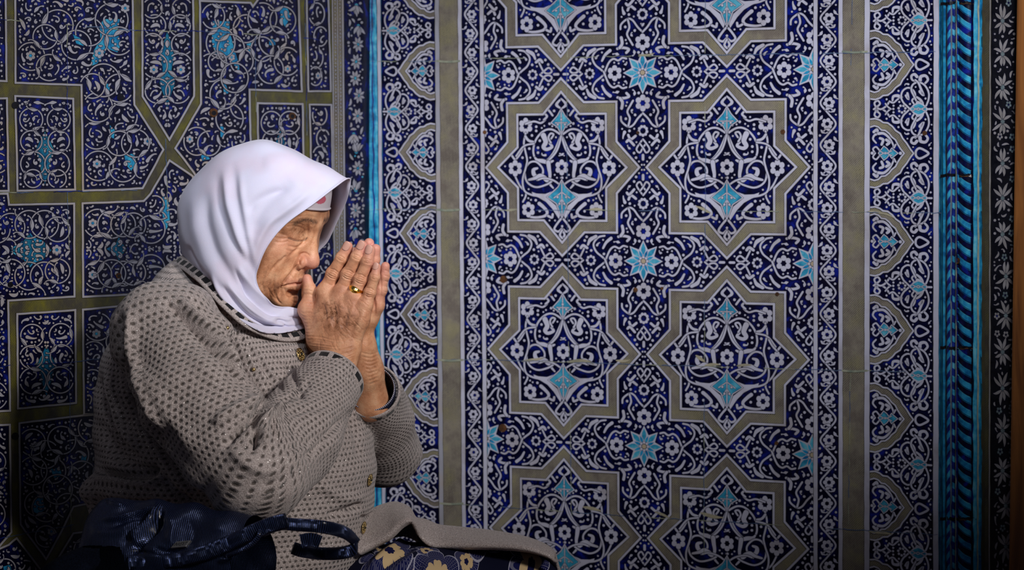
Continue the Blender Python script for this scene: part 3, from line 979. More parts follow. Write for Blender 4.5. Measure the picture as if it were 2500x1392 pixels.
def almond(cx, cy, w_, h_, top=0.4):
    return [(cx, cy - h_ / 2), (cx + w_ * .22, cy - h_ * .30), (cx + w_ / 2, cy - h_ * .02), (cx + w_ * .40, cy + h_ * .12), (cx + w_ * .26, cy + h_ * .28), (cx + w_ * .10, cy + h_ * .40), (cx, cy + h_ / 2),
            (cx - w_ * .10, cy + h_ * .40), (cx - w_ * .26, cy + h_ * .28), (cx - w_ * .40, cy + h_ * .12), (cx - w_ / 2, cy - h_ * .02), (cx - w_ * .22, cy - h_ * .30)]


rnd.seed(21)
scrolls([(35, TOP), (323, TOP), (323, 0), (327, 256), (398, 365), (347, 460), (202, 466), (201, 420), (198, 208), (37, 202)],
        circles=[(75, 138, 34), (140, 62, 38), (186, 110, 36), (218, 78, 34), (272, 48, 40), (252, 196, 40), (290, 100, 34), (225, 210, 30), (238, 262, 36), (300, 285, 34), (330, 350, 34), (290, 350, 30), (235, 330, 34), (290, 215, 34), (240, 405, 36), (300, 410, 34), (110, 90, 30), (120, 165, 32)],
        palms=[[(252, 52), (290, 52), (284, 78), (292, 106), (284, 126), (262, 118), (240, 150), (224, 156), (232, 120), (246, 96), (244, 70)], [(178, 84), (196, 94), (204, 112), (186, 106)], [(256, 204), (268, 206), (266, 228), (254, 222)], [(268, 306), (280, 318), (278, 338), (270, 334)], [(304, 380), (326, 376), (332, 396), (320, 416), (308, 402)]],
        flowers=[((74, 136), 12), ((242, 130), 12), ((360, 345), 11), ((236, 400), 11), ((305, 20), 11)])
scrolls([(345, TOP), (347, 235), (413, 341), (473, 235), (468, TOP)], mx=408,
        circles=[(378, 62, 26), (372, 108, 26), (378, 160, 30), (384, 222, 30), (372, 20, 24), (438, 62, 26), (444, 108, 26), (438, 160, 30), (434, 222, 30), (444, 20, 24)],
        palms=[[(408, 84), (416, 110), (424, 140), (418, 170), (426, 200), (414, 232), (408, 258), (402, 232), (390, 200), (398, 170), (392, 140), (400, 110)]], flowers=[((375, 170), 11)], auto=14)
scrolls([(487, 2), (611, 7), (616, 16), (632, -6), (632, TOP), (727, TOP), (728, 0), (736, 223), (608, 219), (611, 344), (610, 470), (500, 470), (472, 420), (427, 362), (490, 253)], sx=0.92,
        circles=[(538, 105, 38), (515, 165, 34), (530, 150, 24), (563, 120, 36), (545, 230, 36), (572, 190, 36), (480, 345, 34), (510, 350, 30), (560, 290, 36), (555, 40, 34), (600, 70, 34), (640, 45, 38), (665, 100, 36), (690, 50, 34), (660, 170, 34), (700, 150, 34), (520, 40, 30), (590, 150, 30), (590, 260, 30), (640, 120, 30)],
        palms=[[(523, 58), (560, 58), (560, 80), (568, 110), (580, 150), (582, 172), (566, 150), (550, 134), (526, 130), (520, 100)], [(602, 108), (616, 104), (612, 124), (606, 126)], [(545, 205), (552, 208), (558, 226), (546, 232)], [(537, 305), (546, 312), (546, 340), (538, 332)], [(682, 18), (700, 18), (708, 40), (696, 64), (686, 48)], [(657, 96), (672, 96), (672, 110), (657, 110)], [(490, 366), (504, 376), (512, 388), (492, 392)]],
        flowers=[((463, 340), 10), ((565, 140), 9), ((702, 168), 9)])
scrolls([(748, TOP), (748, 0), (752, 223), (807, 223), (801, 0), (800, TOP)], sx=0.7, auto=12, cr=(22, 30), palms=[[(801, 70), (801, 100), (788, 92)]], flowers=[((776, 185), 9)])
scrolls([(628, 252), (738, 254), (741, 470), (630, 470)], mx=684, sx=0.9, circles=[(662, 300, 28), (706, 300, 28), (664, 345, 26), (704, 345, 26)], palms=[almond(684, 380, 40, 110)])
scrolls([(755, 255), (808, 256), (812, 470), (760, 470)], sx=0.7, auto=8, cr=(20, 28), palms=[[(808, 340), (808, 420), (799, 380)]])
scrolls([(757, 500), (813, 500), (820, 900), (764, 900)], sx=0.7, auto=12, cr=(20, 28), palms=[[(812, 560), (812, 640), (802, 600)]])
scrolls([(36, 234), (178, 241), (182.5, 463), (42, 466)], mx=109.5, circles=[(76, 292, 28), (143, 292, 28), (76, 345, 26), (143, 345, 26), (80, 400, 30), (139, 400, 30), (80, 436, 22), (139, 436, 22)],
        palms=[[(109, 325), (122, 350), (130, 368), (122, 392), (120, 412), (110, 446), (100, 412), (96, 392), (88, 368), (97, 350)]], flowers=[])
scrolls([(-200, 240), (16, 240), (20, 466), (-200, 466)], auto=14); scrolls([(-200, TOP), (10, TOP), (15, 198), (-200, 196)], auto=16)
scrolls([(-260, 480), (18, 473), (21, 500), (180, 497), (181, 724), (19, 734), (24, 1003), (-260, 1020)], my=611,
        circles=[(26, 555, 34), (-10, 560, 34), (70, 548, 34), (108, 548, 34), (140, 560, 30), (26, 667, 34), (-10, 662, 34), (70, 674, 34), (108, 674, 34), (140, 662, 30)],
        palms=[[(30, 614), (56, 596), (70, 574), (86, 596), (104, 592), (122, 612), (104, 632), (82, 640), (74, 650), (60, 634)]], flowers=[((138, 612), 12)], auto=34)
scrolls([(200.6, 496.5), (350, 491), (367, 472), (413, 392), (470, 430), (480, 500), (460, 640), (400, 715), (202, 725)], my=608,
        circles=[(238, 545, 34), (272, 548, 34), (300, 548, 30), (325, 550, 30), (378, 500, 22), (368, 560, 34), (238, 671, 34), (272, 668, 34), (300, 668, 30), (325, 666, 30), (368, 656, 34)],
        palms=[[(262, 608), (284, 592), (290, 576), (298, 594), (308, 608), (298, 620), (290, 636), (284, 622)], [(398, 470), (412, 500), (414, 540), (404, 560), (396, 520)]], flowers=[((226, 545), 11)])
scrolls([(201, 756), (296, 747), (430, 740), (430, 1012), (204, 1012)], auto=26, flowers=[((235, 815), 11)])
scrolls([(41, 767), (182.5, 757), (185, 984), (43, 998)], mx=113, circles=[(78, 820, 28), (148, 818, 28), (76, 872, 28), (150, 870, 28), (80, 930, 32), (146, 928, 32)],
        palms=[[(113, 846), (124, 872), (134, 890), (124, 914), (120, 940), (114, 964), (104, 938), (100, 914), (90, 890), (102, 872)]], flowers=[])
scrolls([(46, 1033), (204, 1014), (430, 1000), (430, 1210), (207, 1231), (178, 1238), (154, 1288), (112, 1366), (49, 1281)],
        circles=[(78, 1080, 32), (110, 1110, 34), (150, 1075, 34), (80, 1150, 34), (140, 1195, 36), (112, 1240, 34), (90, 1230, 30), (180, 1110, 36), (200, 1160, 34), (165, 1235, 30), (130, 1150, 30), (112, 1310, 26)],
        palms=[[(76, 1236), (92, 1208), (104, 1218), (108, 1244), (94, 1254), (80, 1248)], [(124, 1146), (146, 1142), (150, 1162), (132, 1166)], [(200, 1110), (212, 1112), (208, 1130), (196, 1128)]], flowers=[((85, 1090), 12), ((125, 1298), 10)], auto=24)
scrolls([(-260, 1050), (23, 1037), (27, 1300), (-60, 1400), (-260, 1400)], auto=26)
scrolls([(40, 1314), (104, 1398), (20, 1500), (-200, 1500), (-200, 1430), (20, 1330)], auto=16, palms=[[(8, 1384), (24, 1380), (30, 1400), (12, 1404)]])
scrolls([(145, 1356), (178, 1302), (260, 1290), (430, 1290), (430, 1600), (120, 1600), (120, 1400)], auto=20)
scrolls([(500, 495), (745, 495), (745, 900), (500, 900)], auto=34, sx=0.95); scrolls([(440, 930), (805, 930), (812, 1500), (440, 1500)], auto=40, sx=0.95)
# narrow guard strip and white flower border next to the corner
def lband(xa, xb, mat, z): pl.add(np.array([(xa, TOP), (xb, TOP), (xb + 18, BOT), (xa + 18, BOT)], float), [[0, 1, 2, 3]], mat, z)
lband(806, 836, 'hatchR', 1.4e-3); lband(836, 900, 'navy', 1.4e-3)
for (x, w_) in ((808, 2.6), (820, 2.2), (833, 4)):
    pl.stroke(np.array([(x + (y - TOP) * 18 / (BOT - TOP), y) for y in range(TOP, BOT, 30)], float), w_, 'ivory', z=2.2e-3, omat='outline', out=1, caps=False)
for k in range(TOP, BOT, 9):
    pl.dot((814.5 + (k - TOP) * 18 / (BOT - TOP), k), 2.0, 'ivory', z=2.2e-3, out=.5, n=6); pl.dot((826.5 + (k - TOP) * 18 / (BOT - TOP), k), 2.0, 'ivory', z=2.2e-3, out=.5, n=6)
F = Filler(832, TOP, 912, BOT); F.allow([(842, TOP), (884, TOP), (902, BOT), (860, BOT)])
zt = pl.z
pl.z = lambda: 1.6e-3 + rnd.random() * 9e-4
y = TOP + 20
while y < BOT - 40:
    xx_ = 864 + (y - TOP) * 18 / (BOT - TOP) + rnd.uniform(-8, 8)
    kind = rnd.random()
    if kind < 0.5:
        for k in range(8):
            a = k * math.pi / 4 + .3
            q = np.array([(xx_ + 5 * math.cos(a) * .7, y + 5 * math.sin(a)), (xx_ + 12 * math.cos(a) * .7, y + 12 * math.sin(a)), (xx_ + 18 * math.cos(a) * .7, y + 18 * math.sin(a))])
            pl.stroke(q, [3, 7, 2.5], 'ivory', out=1); F.block(q, 4)
        pl.dot((xx_, y), 4, 'turq', sx=.7)
    else:
        sg = rnd.choice((-1, 1))
        for a in (-0.9, -0.45, 0, .45, .9):
            q = curl((xx_, y), sg * math.pi / 2 + a, rnd.uniform(20, 30), rnd.uniform(-.6, .6)); q[:, 0] = xx_ + (q[:, 0] - xx_) * .75
            pl.stroke(q, leafw(len(q), 7.5, 0), 'ivory', out=1); F.block(q, 4)
        pl.dot((xx_, y), 6, 'turq', sx=.7)
    F.block([(xx_, y)], 8)
    y += rnd.uniform(40, 56)
fill(pl, F, sizes=((18, 5.5), (13, 5), (9, 4.5)), tries=1200, dots=1200, gap=1.5, sx=0.75, mat='ivory', kinds=(0, 0, 1)); fill(pl, F, sizes=((10, 5),), tries=500, dots=10, gap=1.2, mat='turq')
pl.z = zt
for q in ([(-100, 40), (160, 60), (330, 75), (480, 76)], [(480, 76), (740, 92), (830, 104)], [(-100, 470), (60, 470), (200, 467), (410, 462)], [(-50, 905), (24, 892), (180, 884), (240, 876)], [(-50, 1330), (10, 1312), (178, 1282)]):
    joint(q, 2.8, ('grout_blue', 'grout_blue', 'blue', 'grout'), p=pl, z=2.45e-3)
for q in ([(162, 60), (165, 400)], [(163, 470), (172, 760)], [(168, 900), (172, 1300)], [(403, 340), (410, 560)], [(622, 90), (624, 340)], [(743, 0), (748, 330)]):
    joint(q, 2.2, ('grout_blue', 'blue', 'grout'), p=pl, z=2.45e-3)
for (x, y, r_, mt) in ((520, 275, 11, 'rust'), (712, 283, 9, 'rust'), (293, 238, 9, 'black'), (36, 257, 9, 'black'), (288, 673, 7, 'rust'), (36, 1065, 9, 'black'), (24, 695, 7, 'black'), (240, 1372, 5, 'black')):
    pl.dot((x, y), r_, mt, z=2.6e-3, out=0, n=11)
    if mt == 'rust': pl.dot((x + 1, y + 1), r_ * .55, 'black', z=2.7e-3, out=0, n=9)
wall_l = pl.build('wall_left')

# backing masonry, brown door post on the right, floor and rug
def slab(name, a, b, th, n, z0, z1, mat, kind='structure'):
    a, b, n = map(lambda v: np.asarray(v, float), (a, b, n))
    v = []
    for zz in (z0, z1):
        for q in (a, b, b - n * th, a - n * th): v.append((q[0], q[1], zz))
    o = mesh_obj(name, np.array(v), [[0, 1, 2, 3], [4, 7, 6, 5], [0, 4, 5, 1], [1, 5, 6, 2], [2, 6, 7, 3], [3, 7, 4, 0]], mat)
    if kind: tag(o, kind=kind)
    return o


m, nt, b = nmat('plain_plaster'); co = N(nt, 'ShaderNodeTexCoord').outputs['Object']
L(nt, ramp(nt, noise(nt, co, 6, 4), [(0.3, (0.10, 0.09, 0.10)), (0.7, (0.16, 0.15, 0.16))]).outputs[0], b.inputs['Base Color']); b.inputs['Roughness'].default_value = 0.9
M['plaster'] = m
slab('wall_right_backing', CORNER - 0.05 * DR, CORNER + 2.4 * DR, 0.12, NR, 0, 2.4, M['plaster'])
slab('wall_left_backing', CORNER - 0.05 * DL, CORNER + 1.9 * DL, 0.12, NL, 0, 2.4, M['plaster'])
m, nt, b = nmat('brown_varnished_wood'); co = N(nt, 'ShaderNodeTexCoord').outputs['Object']
mp = N(nt, 'ShaderNodeMapping'); mp.inputs['Scale'].default_value = (30, 30, 2.2); L(nt, co, mp.inputs[0])
L(nt, ramp(nt, noise(nt, mp.outputs[0], 2.0, 5, 0.6, 0.8), [(0.3, (0.10, 0.030, 0.006)), (0.7, (0.30, 0.11, 0.022))]).outputs[0], b.inputs['Base Color']); b.inputs['Roughness'].default_value = 0.45
M['wood'] = m
pa = plane_uv([(2482, 700)], DR, NR)[0, 0]
q0 = CORNER + pa * DR + 0.02 * NR; q1 = CORNER + (pa + 0.09) * DR + 0.02 * NR
o = slab('trim_1', q0, q1, 0.03, NR, 0, 2.4, M['wood'])
bv = o.modifiers.new('bevel', 'BEVEL'); bv.width = 0.004; bv.segments = 2

m, nt, b = nmat('woven_floor_rug'); co = N(nt, 'ShaderNodeTexCoord').outputs['Object']
L(nt, ramp(nt, noise(nt, co, 12, 4), [(0.35, (0.05, 0.012, 0.010)), (0.65, (0.10, 0.03, 0.02))]).outputs[0], b.inputs['Base Color']); b.inputs['Roughness'].default_value = 0.95
bump(nt, b, noise(nt, co, 400, 2), 0.4, 0.002)
M['rug'] = m
o = mesh_obj('floor', np.array([(-3, -0.5, 0), (4, -0.5, 0), (4, 6, 0), (-3, 6, 0), (-3, -0.5, -0.1), (4, -0.5, -0.1), (4, 6, -0.1), (-3, 6, -0.1)]), [[0, 1, 2, 3], [7, 6, 5, 4], [0, 4, 5, 1], [1, 5, 6, 2], [2, 6, 7, 3], [3, 7, 4, 0]], M['rug'])
tag(o, kind='structure')
# ============================================================ sculpting tools
class Field:
    """signed distance grid; shapes are blended in and the surface is pulled out as a mesh"""
    def __init__(s, lo, hi, h):
        s.lo = np.array(lo, float); s.h = h
        s.n = np.ceil((np.array(hi, float) - s.lo) / h).astype(int) + 1
        s.v = np.full(s.n, 1.0, np.float32)

    def _box(s, a, b, pad):
        i0 = np.maximum(np.floor((np.minimum(a, b) - pad - s.lo) / s.h).astype(int), 0)
        i1 = np.minimum(np.ceil((np.maximum(a, b) + pad - s.lo) / s.h).astype(int) + 1, s.n)
        if (i1 <= i0).any(): return None, None
        ax = [(s.lo[k] + s.h * np.arange(i0[k], i1[k])).astype(np.float32) for k in range(3)]
        g = np.meshgrid(*ax, indexing='ij', sparse=True)
        return (slice(i0[0], i1[0]), slice(i0[1], i1[1]), slice(i0[2], i1[2])), g

    def _mix(s, sl, d, k, cut=False):
        f = s.v[sl]
        if cut:
            d = -d
            if k > 0:
                h = np.maximum(k - np.abs(f - d), 0) / k
                s.v[sl] = np.maximum(f, d) + h * h * k * 0.25
            else: s.v[sl] = np.maximum(f, d)
        elif k > 0:
            h = np.maximum(k - np.abs(f - d), 0) / k
            s.v[sl] = np.minimum(f, d) - h * h * k * 0.25
        else: s.v[sl] = np.minimum(f, d)

    def cap(s, a, b, ra, rb=None, k=0.01, cut=False, flat=None):
        """tapered capsule; flat=(axis, factor) squashes it along a world axis of the grid"""
        a = np.array(a, float); b = np.array(b, float); rb = ra if rb is None else rb
        pad = max(ra, rb) * (1.0 if flat is None else max(1, 1 / flat[1] if flat[1] < 1 else flat[1])) + k + 2 * s.h
        sl, g = s._box(a, b, pad)
        if sl is None: return
        ba = b - a; L2 = max(float(ba @ ba), 1e-12)
        p = [g[i] - a[i] for i in range(3)]
        t = np.clip((p[0] * ba[0] + p[1] * ba[1] + p[2] * ba[2]) / L2, 0, 1)
        q = [(p[i] - t * ba[i]) for i in range(3)]
        if flat is not None: q[flat[0]] = q[flat[0]] / flat[1]
        d = np.sqrt(q[0] ** 2 + q[1] ** 2 + q[2] ** 2) - (ra + (rb - ra) * t)
        s._mix(sl, d.astype(np.float32), k, cut)

    def chain(s, pts, rad, k=0.01, cut=False, flat=None):
        for i in range(len(pts) - 1): s.cap(pts[i], pts[i + 1], rad[i], rad[i + 1], k, cut, flat)

    def ell(s, c, r, k=0.01, R=None, cut=False):
        c = np.array(c, float); r = np.array(r, float)
        pad = (max(r) if R is not None else r) + k + 2 * s.h
        sl, g = s._box(c, c, pad)
        if sl is None: return
        p = [g[i] - c[i] for i in range(3)]
        if R is not None:
            p = [R[0][i] * p[0] + R[1][i] * p[1] + R[2][i] * p[2] for i in range(3)]
        k0 = np.sqrt((p[0] / r[0]) ** 2 + (p[1] / r[1]) ** 2 + (p[2] / r[2]) ** 2)
        k1 = np.sqrt((p[0] / r[0] ** 2) ** 2 + (p[1] / r[1] ** 2) ** 2 + (p[2] / r[2] ** 2) ** 2)
        d = k0 * (k0 - 1) / np.maximum(k1, 1e-6)
        s._mix(sl, d.astype(np.float32), k, cut)

    def mesh(s):
        v = s.v; b = (v < 0)
        n = [m - 1 for m in v.shape]
        cs = {}
        for dx in (0, 1):
            for dy in (0, 1):
                for dz in (0, 1):
                    cs[dx, dy, dz] = (slice(dx, dx + n[0]), slice(dy, dy + n[1]), slice(dz, dz + n[2]))
        tot = np.zeros(n, np.uint8)
        for c in cs.values(): tot += b[c]
        act = (tot > 0) & (tot < 8)
        idx = np.full(n, -1, np.int64)
        I = np.argwhere(act); idx[act] = np.arange(len(I))
        acc = np.zeros((len(I), 3)); cnt = np.zeros(len(I))
        keys = list(cs)
        val = {k: v[I[:, 0] + k[0], I[:, 1] + k[1], I[:, 2] + k[2]].astype(float) for k in keys}
        for k in keys:
            for ax in range(3):
                if k[ax]: continue
                k2 = list(k); k2[ax] = 1; k2 = tuple(k2)
                a, c = val[k], val[k2]
                m = (a < 0) != (c < 0)
                t = np.where(m, a / np.where(m, a - c, 1), 0)
                pos = np.array(k, float)[None].repeat(len(I), 0); pos[:, ax] = t
                acc[m] += pos[m]; cnt[m] += 1
        V = s.lo + s.h * (I + acc / np.maximum(cnt, 1)[:, None])
        Fs = []
        for ax in range(3):
            o = [(0, 0, 0)] * 4
            u, w_ = [(1, 2), (2, 0), (0, 1)][ax]
            sa = [slice(1, m - 1) for m in v.shape]; sb = list(sa)
            sa[ax] = slice(0, v.shape[ax] - 1); sb[ax] = slice(1, v.shape[ax])
            A_, B_ = b[tuple(sa)], b[tuple(sb)]
            for flip, m in ((False, A_ & ~B_), (True, ~A_ & B_)):
                E = np.argwhere(m)
                if not len(E): continue
                E = E.copy()
                for q in range(3):
                    if q != ax: E[:, q] += 1
                def cell(du, dw):
                    e = E.copy(); e[:, u] -= du; e[:, w_] -= dw
                    return idx[e[:, 0], e[:, 1], e[:, 2]]
                q = np.stack([cell(1, 1), cell(0, 1), cell(0, 0), cell(1, 0)], 1)
                if flip: q = q[:, ::-1]
                Fs.append(q[(q >= 0).all(1)])
        return V, np.vstack(Fs)


def vnormals(V, F):
    n = np.cross(V[F[:, 2]] - V[F[:, 0]], V[F[:, 3]] - V[F[:, 1]])
    out = np.zeros_like(V)
    for i in range(4): np.add.at(out, F[:, i], n)
    return out / np.maximum(np.linalg.norm(out, axis=1), 1e-12)[:, None]


def relax(V, F, it=2, lam=0.5):
    for _ in range(it):
        acc = np.zeros_like(V); c = np.zeros(len(V))
        for i in range(4):
            for j in ((i + 1) % 4, (i + 3) % 4):
                np.add.at(acc, F[:, i], V[F[:, j]]); np.add.at(c, F[:, i], 1)
        V = V + lam * (acc / np.maximum(c, 1)[:, None] - V)
    return V


def seg_dist(P, line):
    """distance of 2-D points to a polyline, and how far along it (0..1) the nearest point lies"""
    line = np.asarray(line, float)
    d = np.full(len(P), 1e9); tt = np.zeros(len(P)); m = len(line) - 1
    for i in range(m):
        a, b = line[i], line[i + 1]; ba = b - a
        t = np.clip(((P - a) @ ba) / max(ba @ ba, 1e-9), 0, 1)
        q = np.hypot(*(P - a - t[:, None] * ba).T)
        k = q < d; d[k] = q[k]; tt[k] = (i + t[k]) / m
    return d, tt


def folds(Wd, Nn, lines, facing=0.0, smooth=True):
    """raise ridges (amp > 0) or press creases (amp < 0) along lines; ends fade out.
    lines: (points in photo frame, amplitude m, half width px[, sharp]).  Only the side towards the viewer moves."""
    P = proj(Wd); disp = np.zeros(len(P))
    vdir = CPOS - Wd; vdir /= np.linalg.norm(vdir, axis=1)[:, None]
    fc = np.clip(((Nn * vdir).sum(1) - facing) / 0.25, 0, 1)
    for ln in lines:
        pts, amp, wd = ln[:3]; sharp = len(ln) > 3
        q = catmull(pts, 6) if len(pts) > 2 else np.array(pts, float)
        lo, hi = q.min(0) - 3.2 * wd, q.max(0) + 3.2 * wd
        k = np.where(((P > lo) & (P < hi)).all(1) & (fc > 0))[0]
        if not len(k): continue
        d, t = seg_dist(P[k], q)
        prof = np.exp(-(d / wd) ** 2) if not sharp else np.exp(-np.abs(d) / wd * 1.5)
        fade = np.clip(t / 0.18, 0, 1) * np.clip((1 - t) / 0.18, 0, 1)
        disp[k] += amp * prof * (0.15 + 0.85 * fade)
    return disp * fc


# ------------------------------------------------------------ body frame of the seated woman
PSI = math.radians(25); OH = at(648, 530, 4.33)
FW = np.array([math.cos(PSI), -math.sin(PSI), 0.0])      # the way she faces
LT = np.array([math.sin(PSI), math.cos(PSI), 0.0])       # to her far side
HT = math.radians(17)
FH = math.cos(HT) * FW - math.sin(HT) * UP
UH = math.cos(HT) * UP + math.sin(HT) * FW


def bw(P):      # body frame -> world
    P = np.asarray(P, float)
    return OH + P[..., :1] * FW + P[..., 1:2] * LT + P[..., 2:3] * UP


def bp(px, py, l):
    """body-frame point seen at a pixel and lying l metres to the far side of the mid plane"""
    v = ray(px, py)
    t = (l + (OH - CPOS) @ LT) / (v @ LT)
    P = CPOS + v * t - OH
    return np.array([P @ FW, l, P @ UP])


def hw(P):      # head frame -> world
    P = np.asarray(P, float)
    return OH + P[..., :1] * FH + P[..., 1:2] * LT + P[..., 2:3] * UH


def lerp(a, b, t): return a + (b - a) * t


# ------------------------------------------------------------ cloth, skin materials
def attr(nt, name):
    return N(nt, 'ShaderNodeAttribute', attribute_name=name)


m, nt, b = nmat('aged_skin')
co = N(nt, 'ShaderNodeTexCoord').outputs['Object']
base = ramp(nt, noise(nt, co, 55, 4, 0.6), [(0.30, (0.46, 0.200, 0.098)), (0.5, (0.67, 0.325, 0.175)), (0.70, (0.80, 0.46, 0.27))]).outputs[0]
red = attr(nt, 'red').outputs['Fac']; brown = attr(nt, 'brown').outputs['Fac']
spots = ramp(nt, noise(nt, co, 170, 3, 0.7), [(0.50, (0, 0, 0)), (0.62, (1, 1, 1))]).outputs[0]
c1 = mix(nt, red, base, (0.72, 0.32, 0.26))
c2 = mix(nt, math_(nt, 'MULTIPLY', brown, math_(nt, 'ADD', math_(nt, 'MULTIPLY', spots, 0.65), 0.35)), c1, (0.17, 0.060, 0.022))
hn = ramp(nt, noise(nt, co, 420, 2), [(0.30, (0.45, 0.45, 0.45)), (0.6, (1, 1, 1))]).outputs[0]
c3 = mix(nt, math_(nt, 'MULTIPLY', attr(nt, 'hair').outputs['Fac'], hn), c2, (0.05, 0.035, 0.03))
L(nt, c3, b.inputs['Base Color'])
b.inputs['Roughness'].default_value = 0.48
b.inputs['Specular IOR Level'].default_value = 0.4
b.inputs['Subsurface Weight'].default_value = 0.12
b.inputs['Subsurface Radius'].default_value = (0.006, 0.0025, 0.0012)
b.inputs['Subsurface Scale'].default_value = 0.5
vo = N(nt, 'ShaderNodeTexVoronoi', feature='DISTANCE_TO_EDGE'); vo.inputs['Scale'].default_value = 420; L(nt, co, vo.inputs['Vector'])
hh = math_(nt, 'ADD', math_(nt, 'MULTIPLY', vo.outputs[0], 0.8), math_(nt, 'MULTIPLY', noise(nt, co, 240, 4, 0.65), 1.2))
bump(nt, b, hh, 0.32, 0.0012)
M['skin'] = m

m, nt, b = nmat('fingernail'); b.inputs['Base Color'].default_value = (0.66, 0.36, 0.28, 1); b.inputs['Roughness'].default_value = 0.34
M['nail'] = m
m, nt, b = nmat('gold'); b.inputs['Base Color'].default_value = (0.95, 0.62, 0.12, 1); b.inputs['Metallic'].default_value = 1; b.inputs['Roughness'].default_value = 0.16
M['gold'] = m
m, nt, b = nmat('lash_dark'); b.inputs['Base Color'].default_value = (0.03, 0.018, 0.014, 1); b.inputs['Roughness'].default_value = 0.8
M['lash'] = m

m, nt, b = nmat('white_cotton'); co = N(nt, 'ShaderNodeTexCoord').outputs['Object']
stain = ramp(nt, noise(nt, co, 13, 3, 0.5), [(0.52, (0, 0, 0)), (0.68, (1, 1, 1))]).outputs[0]
L(nt, mix(nt, math_(nt, 'MULTIPLY', stain, 0.55), (0.65, 0.64, 0.80), (0.64, 0.53, 0.65)), b.inputs['Base Color'])
b.inputs['Roughness'].default_value = 0.85; b.inputs['Sheen Weight'].default_value = 0.15
b.inputs['Subsurface Weight'].default_value = 0.05; b.inputs['Subsurface Scale'].default_value = 0.01
wx = N(nt, 'ShaderNodeTexNoise'); wx.inputs['Scale'].default_value = 700; L(nt, co, wx.inputs['Vector'])
bump(nt, b, wx.outputs[0], 0.25, 0.0006)
M['scarf'] = m
m, nt, b = nmat('cap_cotton_pink_print'); co = N(nt, 'ShaderNodeTexCoord').outputs['Object']
L(nt, mix(nt, attr(nt, 'pink').outputs['Fac'], (0.66, 0.62, 0.70), (0.58, 0.13, 0.20)), b.inputs['Base Color']); b.inputs['Roughness'].default_value = 0.9
M['cap'] = m
# ============================================================ the woman
person = bpy.data.objects.new('praying_person', None); COL.objects.link(person)
person.location = (float((OH - 0.03 * FW)[0]), float((OH - 0.03 * FW)[1]), 0.0)
tag(person, 'person in white headscarf and beige cardigan praying with palms pressed before the face', 'person')
PINV = Matrix.Translation(person.location).inverted()


def own(o, parent=None):
    """make an object built in world space a part of the person"""
    o.parent = parent or person
    o.matrix_parent_inverse = (Matrix.Translation(person.location)).inverted()
    return o


# ---- head (head frame: x forward, y far side, z up; metres from between the ears at eye level)
F = Field((-0.115, -0.088, -0.175), (0.125, 0.088, 0.128), 0.00115)
F.ell((-0.010, 0, 0.024), (0.092, 0.073, 0.076), 0)
F.ell((0.022, 0, -0.030), (0.056, 0.060, 0.082), 0.03)
F.ell((0.018, 0, -0.075), (0.050, 0.050, 0.040), 0.025)
F.ell((0.032, 0, 0.040), (0.048, 0.055, 0.040), 0.02)
F.cap((-0.03, 0, -0.06), (-0.065, 0, -0.17), 0.055, 0.060, 0.03)
F.ell((0.066, 0, -0.101), (0.016, 0.020, 0.016), 0.020)
F.ell((0.056, 0, -0.066), (0.022, 0.026, 0.022), 0.018)
for sd in (-1, 1):
    F.ell((0.045, sd * 0.040, -0.030), (0.026, 0.024, 0.026), 0.016)
    F.ell((0.040, sd * 0.038, -0.066), (0.024, 0.024, 0.030), 0.018)
    F.ell((0.030, sd * 0.040, -0.092), (0.022, 0.020, 0.020), 0.016)
    F.ell((0.090, sd * 0.030, 0.003), (0.017, 0.022, 0.012), 0.014, cut=True)
    F.cap((0.075, sd * 0.010, 0.019), (0.066, sd * 0.034, 0.023), 0.0095, 0.009, 0.012)
    F.cap((0.066, sd * 0.034, 0.023), (0.050, sd * 0.052, 0.014), 0.009, 0.008, 0.012)
    F.ell((0.0585, sd * 0.031, -0.001), (0.0130, 0.0160, 0.0118), 0.010)          # closed lid over the eyeball
    F.cap((0.069, sd * 0.018, 0.0100), (0.060, sd * 0.046, 0.0050), 0.0062, 0.0060, 0.008)      # hooded upper lid
    F.cap((0.066, sd * 0.020, -0.014), (0.058, sd * 0.042, -0.013), 0.0055, 0.0055, 0.010)   # pouch
F.cap((0.076, 0, 0.006), (0.0885, 0, -0.030), 0.0078, 0.0095, 0.010)
F.cap((0.074, 0, 0.014), (0.074, 0, 0.004), 0.010, 0.008, 0.012)
F.ell((0.0890, 0, -0.0375), (0.0125, 0.0120, 0.0110), 0.006)
for sd in (-1, 1):
    F.ell((0.0750, sd * 0.0140, -0.0420), (0.0138, 0.0084, 0.0106), 0.0035)
    F.cap((0.0835, sd * 0.0062, -0.0500), (0.0775, sd * 0.0075, -0.0475), 0.0034, 0.003, 0.002, cut=True)
F.cap((0.084, 0, -0.047), (0.0765, 0, -0.056), 0.0042, 0.004, 0.004)
# lips: thin, pressed together, turned down at the corners
up_l = [(0.0765, 0, -0.0685), (0.0745, -0.010, -0.0690), (0.0665, -0.022, -0.0735)]
for sd in (-1, 1):
    u = [(x, sd * y, z) for x, y, z in up_l]
    F.chain(u, [0.0048, 0.0045, 0.0030], 0.005)
    lo_ = [(x - 0.001, sd * y, z - 0.0085 + (0.003 if i == 2 else 0)) for i, (x, y, z) in enumerate(up_l)]
    F.chain(lo_, [0.0055, 0.005, 0.0028], 0.005)
    gr = [(x + 0.0045, sd * y * 1.12, z - 0.0042 + (-0.0005 if i == 2 else 0)) for i, (x, y, z) in enumerate(up_l)]
    F.chain(gr, [0.0016, 0.0016, 0.0016], 0.002, cut=True)
F.cap((0.0745, -0.012, -0.0885), (0.0745, 0.012, -0.0885), 0.0042, 0.0042, 0.006, cut=True)
HV, HF = F.mesh()
HV = relax(HV, HF, 2, 0.5)
HW = hw(HV); nn_ = vnormals(HW, HF)
